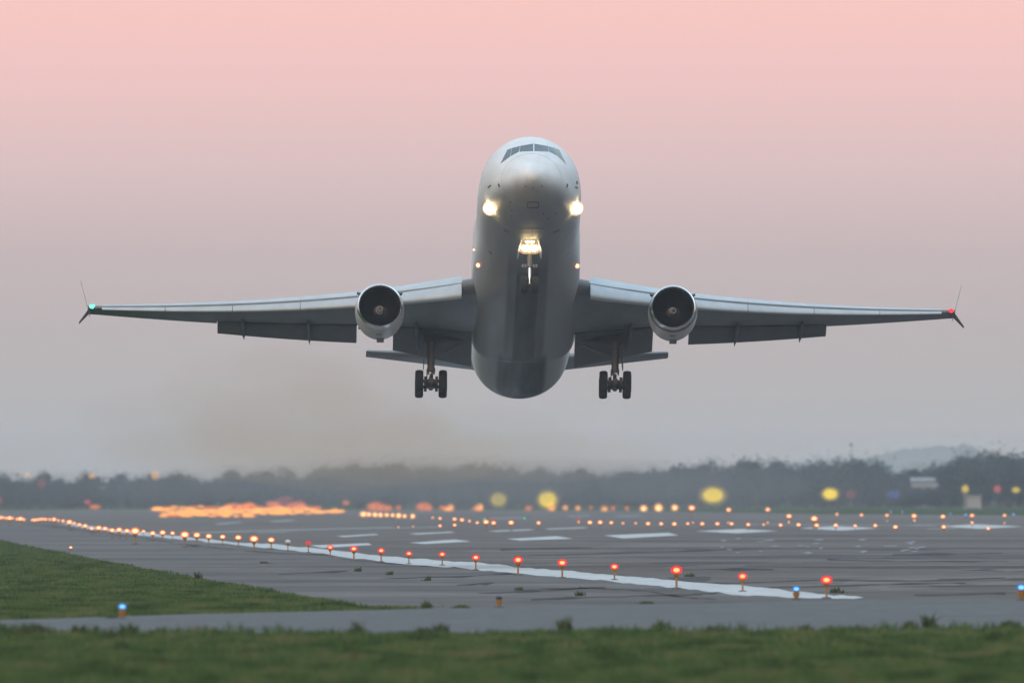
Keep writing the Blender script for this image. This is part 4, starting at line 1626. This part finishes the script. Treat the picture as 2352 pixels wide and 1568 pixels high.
for i in range(44):      # reddish lamps added above the band to give its heat-smeared glow
    cxx = fr.choice((fr.gauss(1650, 65), fr.gauss(1960, 85), fr.gauss(1970, 85)))
    top = 338 if cxx < 1750 else 298
    y = top + (392 - top) * fr.random() ** .8
    y = max(y, top + abs(cxx - (1650 if cxx < 1750 else 1960)) * .45)
    if y > 398:
        continue
    px, py = p1(cxx, y)
    far_lamp(px, py, fr.uniform(9, 17), fr.uniform(4, 7), 2960, 'ember' if y > 352 else 'red_faint', 'approach_light',  # added lamp for the smeared glow, not an approach light
             'faint reddish lamp added above the band for its smeared glow', 'approach light', 'reddish lamps added for the smeared glow', .6, 12)
FUZZ = [(160, 428, 9, 7), (198, 430, 6, 6), (240, 432, 7, 6), (278, 434, 6, 6), (320, 434, 6, 5), (360, 436, 5, 5), (402, 438, 7, 6.5), (443, 442, 5, 5), (498, 443, 6, 6)]
for i, (x, y, rx, ry) in enumerate(FUZZ):
    px, py = p2(x, y)
    d = F * 2.5 / (py - YH)
    far_lamp(px, py, rx, ry, d, 'orange_bright', 'approach_light', f'orange light in the short dense row right of the glowing band, {ordinal(i)} from left', 'approach light', 'short dense row of orange lights', .6)
FUZZ2 = [(215, 378, 12, 9), (250, 374, 14, 12), (295, 384, 14, 9), (335, 388, 9, 7), (400, 383, 7, 6), (40, 350, 9, 6), (550, 378, 11, 9), (580, 374, 13, 11), (610, 386, 9, 8), (700, 384, 8, 6), (740, 396, 12, 8), (760, 380, 8, 8), (950, 385, 10, 9), (965, 380, 6, 9), (920, 392, 7, 5),
         (1290, 388, 9, 7), (1450, 385, 10, 11), (1543, 384, 7, 6.5), (1630, 387, 7, 6.5), (1718, 384, 4, 5), (1812, 397, 9, 9), (1870, 388, 6, 6.5), (1966, 388, 5.5, 6), (2080, 390, 9, 8.5), (2182, 386, 10.5, 11), (2293, 384, 8.5, 8)]
for i, (x, y, rx, ry) in enumerate(sorted(FUZZ2)):
    px, py = p2(x, y)
    key = 'orange_bright' if x > 2000 else 'ember' if x in (1290, 1718, 1870, 1966, 40, 700, 920) or x < 700 else 'orange_far'
    far_lamp(px, py, rx, ry, 2750, key, 'approach_light', f'blurred orange lamp in the far row under the trees, {ordinal(i)} from left', 'approach light', 'blurred orange lamps in the far row', .66)

# single lamps of colour in front of the trees
OTH = [(p1(190, 160), 6, 5.5, 3050, 'amber', 'street_lamp', 'small amber lamp over the trees at the far left', 'lamp'),
       (p1(120, 158), 8, 3, 3060, 'red_faint', 'street_lamp', 'faint flat amber lamp at the far left of the tree tops', 'lamp'),
       (p1(628, 165), 9, 7, 3050, 'amber', 'street_lamp', 'amber lamp over the trees, second of the three along the left', 'lamp'),
       (p1(1062, 163), 10, 11, 3050, 'amber', 'street_lamp', 'tall amber lamp over the trees above the glowing band', 'lamp'),
       (p1(285, 215), 11, 14, 3040, 'red_faint', 'obstruction_light', 'dim red obstruction light among the left trees', 'lamp'),
       (p1(598, 345), 9, 6, 2900, 'red_far', 'obstruction_light', 'dim red lamp at the foot of the left trees', 'lamp'),
       (p1(650, 378), 14, 6, 2850, 'ember', 'approach_light', 'faint orange lamp alone left of the glowing band', 'approach light'),
       (p1(-4, 335), 6, 9, 2900, 'red_far', 'obstruction_light', 'dim red lamp at the left edge of the picture', 'lamp'),
       (p3(2170, 368), 10, 9.5, 3000, 'red_far', 'obstruction_light', 'pinkish red lamp before the trees at the far right', 'lamp'),
       (p3(1165, 405), 13, 11, 3000, 'red_faint', 'obstruction_light', 'faint red lamp right of a yellow lamp on the far grass', 'lamp'),
       (p3(1460, 407), 18, 11, 3000, 'blue_far', 'blue_lamp', 'faint wide blue lamp before the right trees', 'lamp')]
for (px, py), rx, ry, d, key, nm, lab, cat in OTH:
    far_lamp(px, py, rx, ry, d, key, nm, lab, cat)
YEL = [(p2(1085, 328), 21, 17, 2950, 'yellow_dim', 'dull yellow lamp, leftmost of the yellow ones under the trees'),
       (p2(1422, 328), 23, 20, 2920, 'yellow', 'round bright yellow lamp right of the dull one'),
       (p3(225, 410), 28, 19, 2900, 'yellow', 'largest bright yellow lamp before the trees, right of centre'),
       (p3(1027, 402), 19, 14, 2900, 'yellow', 'bright squarish yellow lamp on the far grass'),
       (p3(1950, 368), 9, 10, 2950, 'yellow_dim', 'small dull yellow lamp above the grey hut'),
       (p3(2297, 375), 10, 7, 2950, 'yellow_dim', 'faint yellow lamp at the right edge of the far grass')]
for (px, py), rx, ry, d, key, lab in YEL:
    far_lamp(px, py, rx, ry, d, key, 'guard_lamp', lab, 'lamp', 'yellow lamps before the tree line', .78, 24)

# grey equipment hut on legs
hp = Vector(((p3(2000, 487)[0] - CX) * 2900 * K / F, 2900 * K, 0))
sc_ = hp.y / F
hw, hh = 41 * sc_, 33 * sc_
hut = thing('equipment_hut', 'small pale grey equipment hut standing on the far grass', 'hut', hp)
M['hut'] = principled('hut_grey_sheet', (0.22, 0.235, 0.25), .6, noise=.1, nscale=2)
bm = bmesh.new()
box(bm, (hw * .08, 0, hh * .55), (hw * .8, hw * .7, hh * .85))
obj('wall', bm, M['hut'], hut, False)
bm = bmesh.new()
box(bm, (0, 0, hh * 1.01), (hw * 1.04, hw * .9, hh * .07))
obj('roof', bm, M['hut'], hut, False)
for s_ in (-1, 1):
    bm = bmesh.new()
    box(bm, (s_ * hw * .44, -hw * .3, hh * .48), (hw * .07, hw * .07, hh * .96))
    obj('leg', bm, M['hut'], hut, False)
# white van-like building far right among trees
wp = at_depth(*p3(1672, 322), (3335 * K))
M['pale'] = principled('pale_sheet', (0.19, 0.22, 0.24), .6)
wb = thing('storage_building', 'low pale building half hidden in the trees at the right', 'building', (wp.x, wp.y, 0))
s3 = (3335 * K) / F
bm = bmesh.new()
box(bm, (0, 0, (wp.z - 9 * s3) / 2 + 4 * s3), (62 * s3, 4, wp.z + 0 * s3))
obj('wall', bm, M['pale'], wb, False)
bm = bmesh.new()
rings = [[Vector((x, yv, wp.z + zz * s3)) for yv, zz in ((-2.3, 2.5), (0, 11), (2.3, 2.5))] for x in (-33 * s3, 33 * s3)]
loft(bm, rings)
obj('roof', bm, M['pale'], wb, False)

# ------------------------------------------------------------------ trees and far hill
M['leaf'] = grass_mat('tree_leaf', ((0.1, (0.022, 0.036, 0.038)), (0.5, (0.034, 0.052, 0.054)), (0.9, (0.050, 0.070, 0.068))))
M['bark'] = principled('tree_bark', (0.07, 0.06, 0.05), .9, noise=.2, nscale=3)


def make_tree(seed, lab, lobes):
    r = np.random.default_rng(seed)
    t = thing('broadleaf_tree', lab, 'tree', (0, 0, 0), 'trees of the far tree line')
    bm = bmesh.new()
    tube(bm, (0, 0, 0), (.02, 0, .30), .035, .026, 8)
    tube(bm, (.02, 0, .30), (.0, .02, .62), .026, .010, 8)
    for k in range(6):
        a = r.uniform(0, 6.28)
        z = r.uniform(.2, .5)
        tube(bm, (0, 0, z), (math.cos(a) * .22, math.sin(a) * .22, z + r.uniform(.1, .3)), .014, .005, 6)
    obj('trunk', bm, M['bark'], t)
    n = 3000
    C = []
    for k in range(lobes):
        a = r.uniform(0, 6.28)
        q = r.uniform(0, .26)
        C.append((math.cos(a) * q, math.sin(a) * q, r.uniform(.22, .86), r.uniform(.10, .20)))
    C = np.array(C)
    idx = r.integers(0, lobes, n)
    dirs = r.normal(0, 1, (n, 3))
    dirs /= np.linalg.norm(dirs, axis=1)[:, None]
    P = C[idx, :3] + dirs * (C[idx, 3] * np.where(r.random(n) < .42, .8 + np.abs(r.normal(0, .62, n)), r.uniform(.3, 1.0, n) ** .6))[:, None]
    P[:, 2] = np.where(P[:, 2] < .03, .03 + r.random(n) * .3, P[:, 2])
    s = r.uniform(.012, .036, n)
    u = r.normal(0, 1, (n, 3))
    u /= np.linalg.norm(u, axis=1)[:, None]
    v = np.cross(u, r.normal(0, 1, (n, 3)))
    v /= np.linalg.norm(v, axis=1)[:, None]
    V = np.stack([P - u * s[:, None], P + v * s[:, None] * .7, P + u * s[:, None], P - v * s[:, None] * .7], 1).reshape(-1, 3)
    me = bpy.data.meshes.new('crown')
    me.from_pydata(V.tolist(), [], np.arange(n * 4).reshape(n, 4).tolist())
    link_mesh('crown', me, M['leaf'], t, False)
    return t


protos = [make_tree(3, 'x', 11), make_tree(8, 'x', 14), make_tree(13, 'x', 9), make_tree(17, 'x', 12)]
TOPX = [-100, 0, 150, 300, 420, 500, 650, 800, 950, 1100, 1250, 1400, 1520, 1600, 1700, 1780, 1850, 1930, 2000, 2070, 2130, 2200, 2280, 2352, 2450]
TOPY = [1090, 1088, 1094, 1092, 1090, 1085, 1074, 1068, 1062, 1062, 1072, 1078, 1068, 1062, 1052, 1062, 1055, 1047, 1062, 1078, 1066, 1050, 1043, 1036, 1032]
used = [False] * 4
tr = random.Random(9)
ti = 0
for layer, (d, step, drop) in enumerate(((3250 * K, 42, 16), (3420 * K, 34, 5), (3600 * K, 36, -2))):
    px = -90 + layer * 13
    while px < 2450:
        top = float(np.interp(px, TOPX, TOPY)) + drop + tr.uniform(-7, 20)
        if layer == 0 and 2066 < px < 2184:
            top = 1119 + tr.uniform(-2, 3)
        h = EYE - (top - YH) * d / F
        k_ = tr.randrange(4)
        x = (px - CX) * d / F
        if 1590 < px < 1690 and False:
            pass
        o = protos[k_] if not used[k_] else copy_thing(protos[k_], (0, 0, 0))
        used[k_] = True
        o.location = (x, d + tr.uniform(-70, 70), 0)
        wd = max(h * 1.15, 6.5 * K) * tr.uniform(.9, 1.3)
        o.scale = (wd, wd, h)
        o.rotation_euler = (0, 0, tr.uniform(0, 6.28))
        o['label'] = 'dark hazy tree in the far tree line beyond the runway'
        ti += 1
        px += step * tr.uniform(.75, 1.25)

for i in range(13):      # low bushes before the pale building
    o = copy_thing(protos[i % 4], ((2062 + i * 10.5 - CX) * 3300 * K / F, 3300 * K + tr.uniform(-12, 12), 0))
    h = EYE - (1119 + tr.uniform(-3, 4) + (abs(i - 6) > 4) * -9 - YH) * 3300 * K / F
    o.scale = (h * 1.1, h * 1.1, h)
    o.rotation_euler = (0, 0, tr.uniform(0, 6.28))
    o['group'] = 'low bushes before the pale building'
    o['category'] = 'bush'
    o['label'] = 'low dark bush hiding the foot of the pale building'
    o.name = 'bush'

# far wooded hill on the right, haze paleness put into its colour
M['hill'] = ground_mat('far_hill_hazed', (0.12, 0.13, 0.12), (0.15, 0.16, 0.15), (0.19, 0.195, 0.185), .02)
bm = bmesh.new()
HX = [1700, 1800, 1900, 1960, 2010, 2060, 2120, 2180, 2215, 2240, 2300, 2400, 2600]
HY = [1068, 1062, 1058, 1054, 1044, 1031, 1026, 1021, 1019, 1030, 1046, 1056, 1066]
dH = 10000
rows = []
hr = random.Random(2)
for dd, fz in ((-500, 0.0), (-260, .6), (0, 1.0), (350, .7), (700, 0)):
    row = []
    for i in range(90):
        px = 1650 + i * 11
        zt = EYE - (float(np.interp(px, HX, HY)) - YH) * dH / F
        zt *= min(1, (px - 1650) / 120, (2640 - px) / 120)
        row.append(bm.verts.new(((px - CX) * dH / F, dH + dd, max(0, zt * fz + hr.uniform(-1.2, 1.2) * (fz > 0)) - .3)))
    rows.append(row)
for a, b in zip(rows, rows[1:]):
    for i in range(len(a) - 1):
        bm.faces.new((a[i], a[i + 1], b[i + 1], b[i]))
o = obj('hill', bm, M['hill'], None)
tag(o, 'pale wooded hill far behind the trees on the right', 'hill', None, 'structure')
# thin mast on the right
mp_ = at_depth(1955, 1015, 3700 * K)
mast = thing('radio_mast', 'thin hazy radio mast above the trees on the right', 'mast', (mp_.x, mp_.y, 0))
bm = bmesh.new()
for k in range(3):
    a = 2 * math.pi * k / 3
    tube(bm, (.55 * math.cos(a), .55 * math.sin(a), 0), (.16 * math.cos(a), .16 * math.sin(a), mp_.z), .07, .05, 6)
for k in range(9):
    z = mp_.z * (k + .5) / 9
    rr_ = .55 - .39 * (k + .5) / 9
    for j in range(3):
        a, b = 2 * math.pi * j / 3, 2 * math.pi * (j + 1) / 3
        tube(bm, (rr_ * math.cos(a), rr_ * math.sin(a), z), (rr_ * math.cos(b), rr_ * math.sin(b), z + .5), .035, .035, 5)
obj('lattice', bm, M['gear_paint'], mast)
bm = bmesh.new()
box(bm, (0, 0, mp_.z - .8), (1.2, .3, .5))
obj('antenna', bm, M['gear_paint'], mast)

# ------------------------------------------------------------------ air: haze and exhaust
def volume_mat(name, col, density, absorb=(0, 0, 0)):
    m, t, out = new_mat(name)
    v = N(t, 'ShaderNodeVolumePrincipled')
    v.inputs['Color'].default_value = (*col, 1)
    v.inputs['Density'].default_value = density
    t.links.new(v.outputs[0], out.inputs['Volume'])
    return m


bm = bmesh.new()
box(bm, (0, 6900, 27), (7200, 14400, 56))
o = obj('haze', bm, volume_mat('haze_air', (.74, .86, 1.0), .000045), None, False)
tag(o, 'thin grey blue haze over the whole airfield', 'haze', None, 'stuff')


# brownish exhaust trailing down behind the jet, thinning out sideways
sr = random.Random(8)
SM = [(760, 1010, 1500, 300, 700, 120), (640, 930, 1400, 230, 560, 130), (860, 930, 1350, 190, 420, 120), (560, 1040, 1900, 300, 700, 70), (930, 1040, 1800, 260, 600, 80), (700, 860, 1250, 150, 300, 80), (450, 980, 1700, 240, 500, 100), (1080, 1020, 1600, 280, 500, 90), (1250, 1050, 2000, 300, 500, 60)]
for px, py, d, ax, ay, az in SM:
    p = at_depth(px, py, d)
    bm = bmesh.new()
    ball(bm, (0, 0, 0), 1.0, (ax * d / F, ay * .5, az * d / F), 32)
    o = obj('exhaust_smoke', bm, M.setdefault('smoke', volume_mat('exhaust_smoke', (.54, .42, .28), .00036)), None)
    o.location = p
    tag(o, 'faint brown exhaust smoke hanging behind the climbing jet', 'smoke', 'exhaust smoke behind the jet', 'stuff')
for px, py, d, ax, ay, az in ((900, 1110, 2500, 460, 800, 72), (1350, 1115, 2700, 520, 800, 62), (1120, 1105, 2300, 560, 600, 62), (560, 1120, 2900, 360, 700, 52), (1750, 1118, 3200, 380, 700, 60), (200, 1124, 3200, 380, 700, 44)):
    p = at_depth(px, py, d)
    bm = bmesh.new()
    ball(bm, (0, 0, 0), 1.0, (ax * d / F, ay * .5, az * d / F), 32)
    o = obj('exhaust_smoke', bm, M.setdefault('smoke2', volume_mat('low_exhaust_smoke', (.30, .32, .34), .00036)), None)
    o.location = p
    tag(o, 'low grey smoke blurring the tree tops behind the jet', 'smoke', 'low smoke before the trees', 'stuff')
p = at_depth(2110, 1062, 8300)
bm = bmesh.new()
ball(bm, (0, 0, 0), 1.0, (330 * 8300 / F, 500, 62 * 8300 / F), 32)
o = obj('mist', bm, volume_mat('pale_mist', (.70, .72, .72), .0005), None)
o.location = p
tag(o, 'pale mist veiling the far hill on the right', 'mist', None, 'stuff')
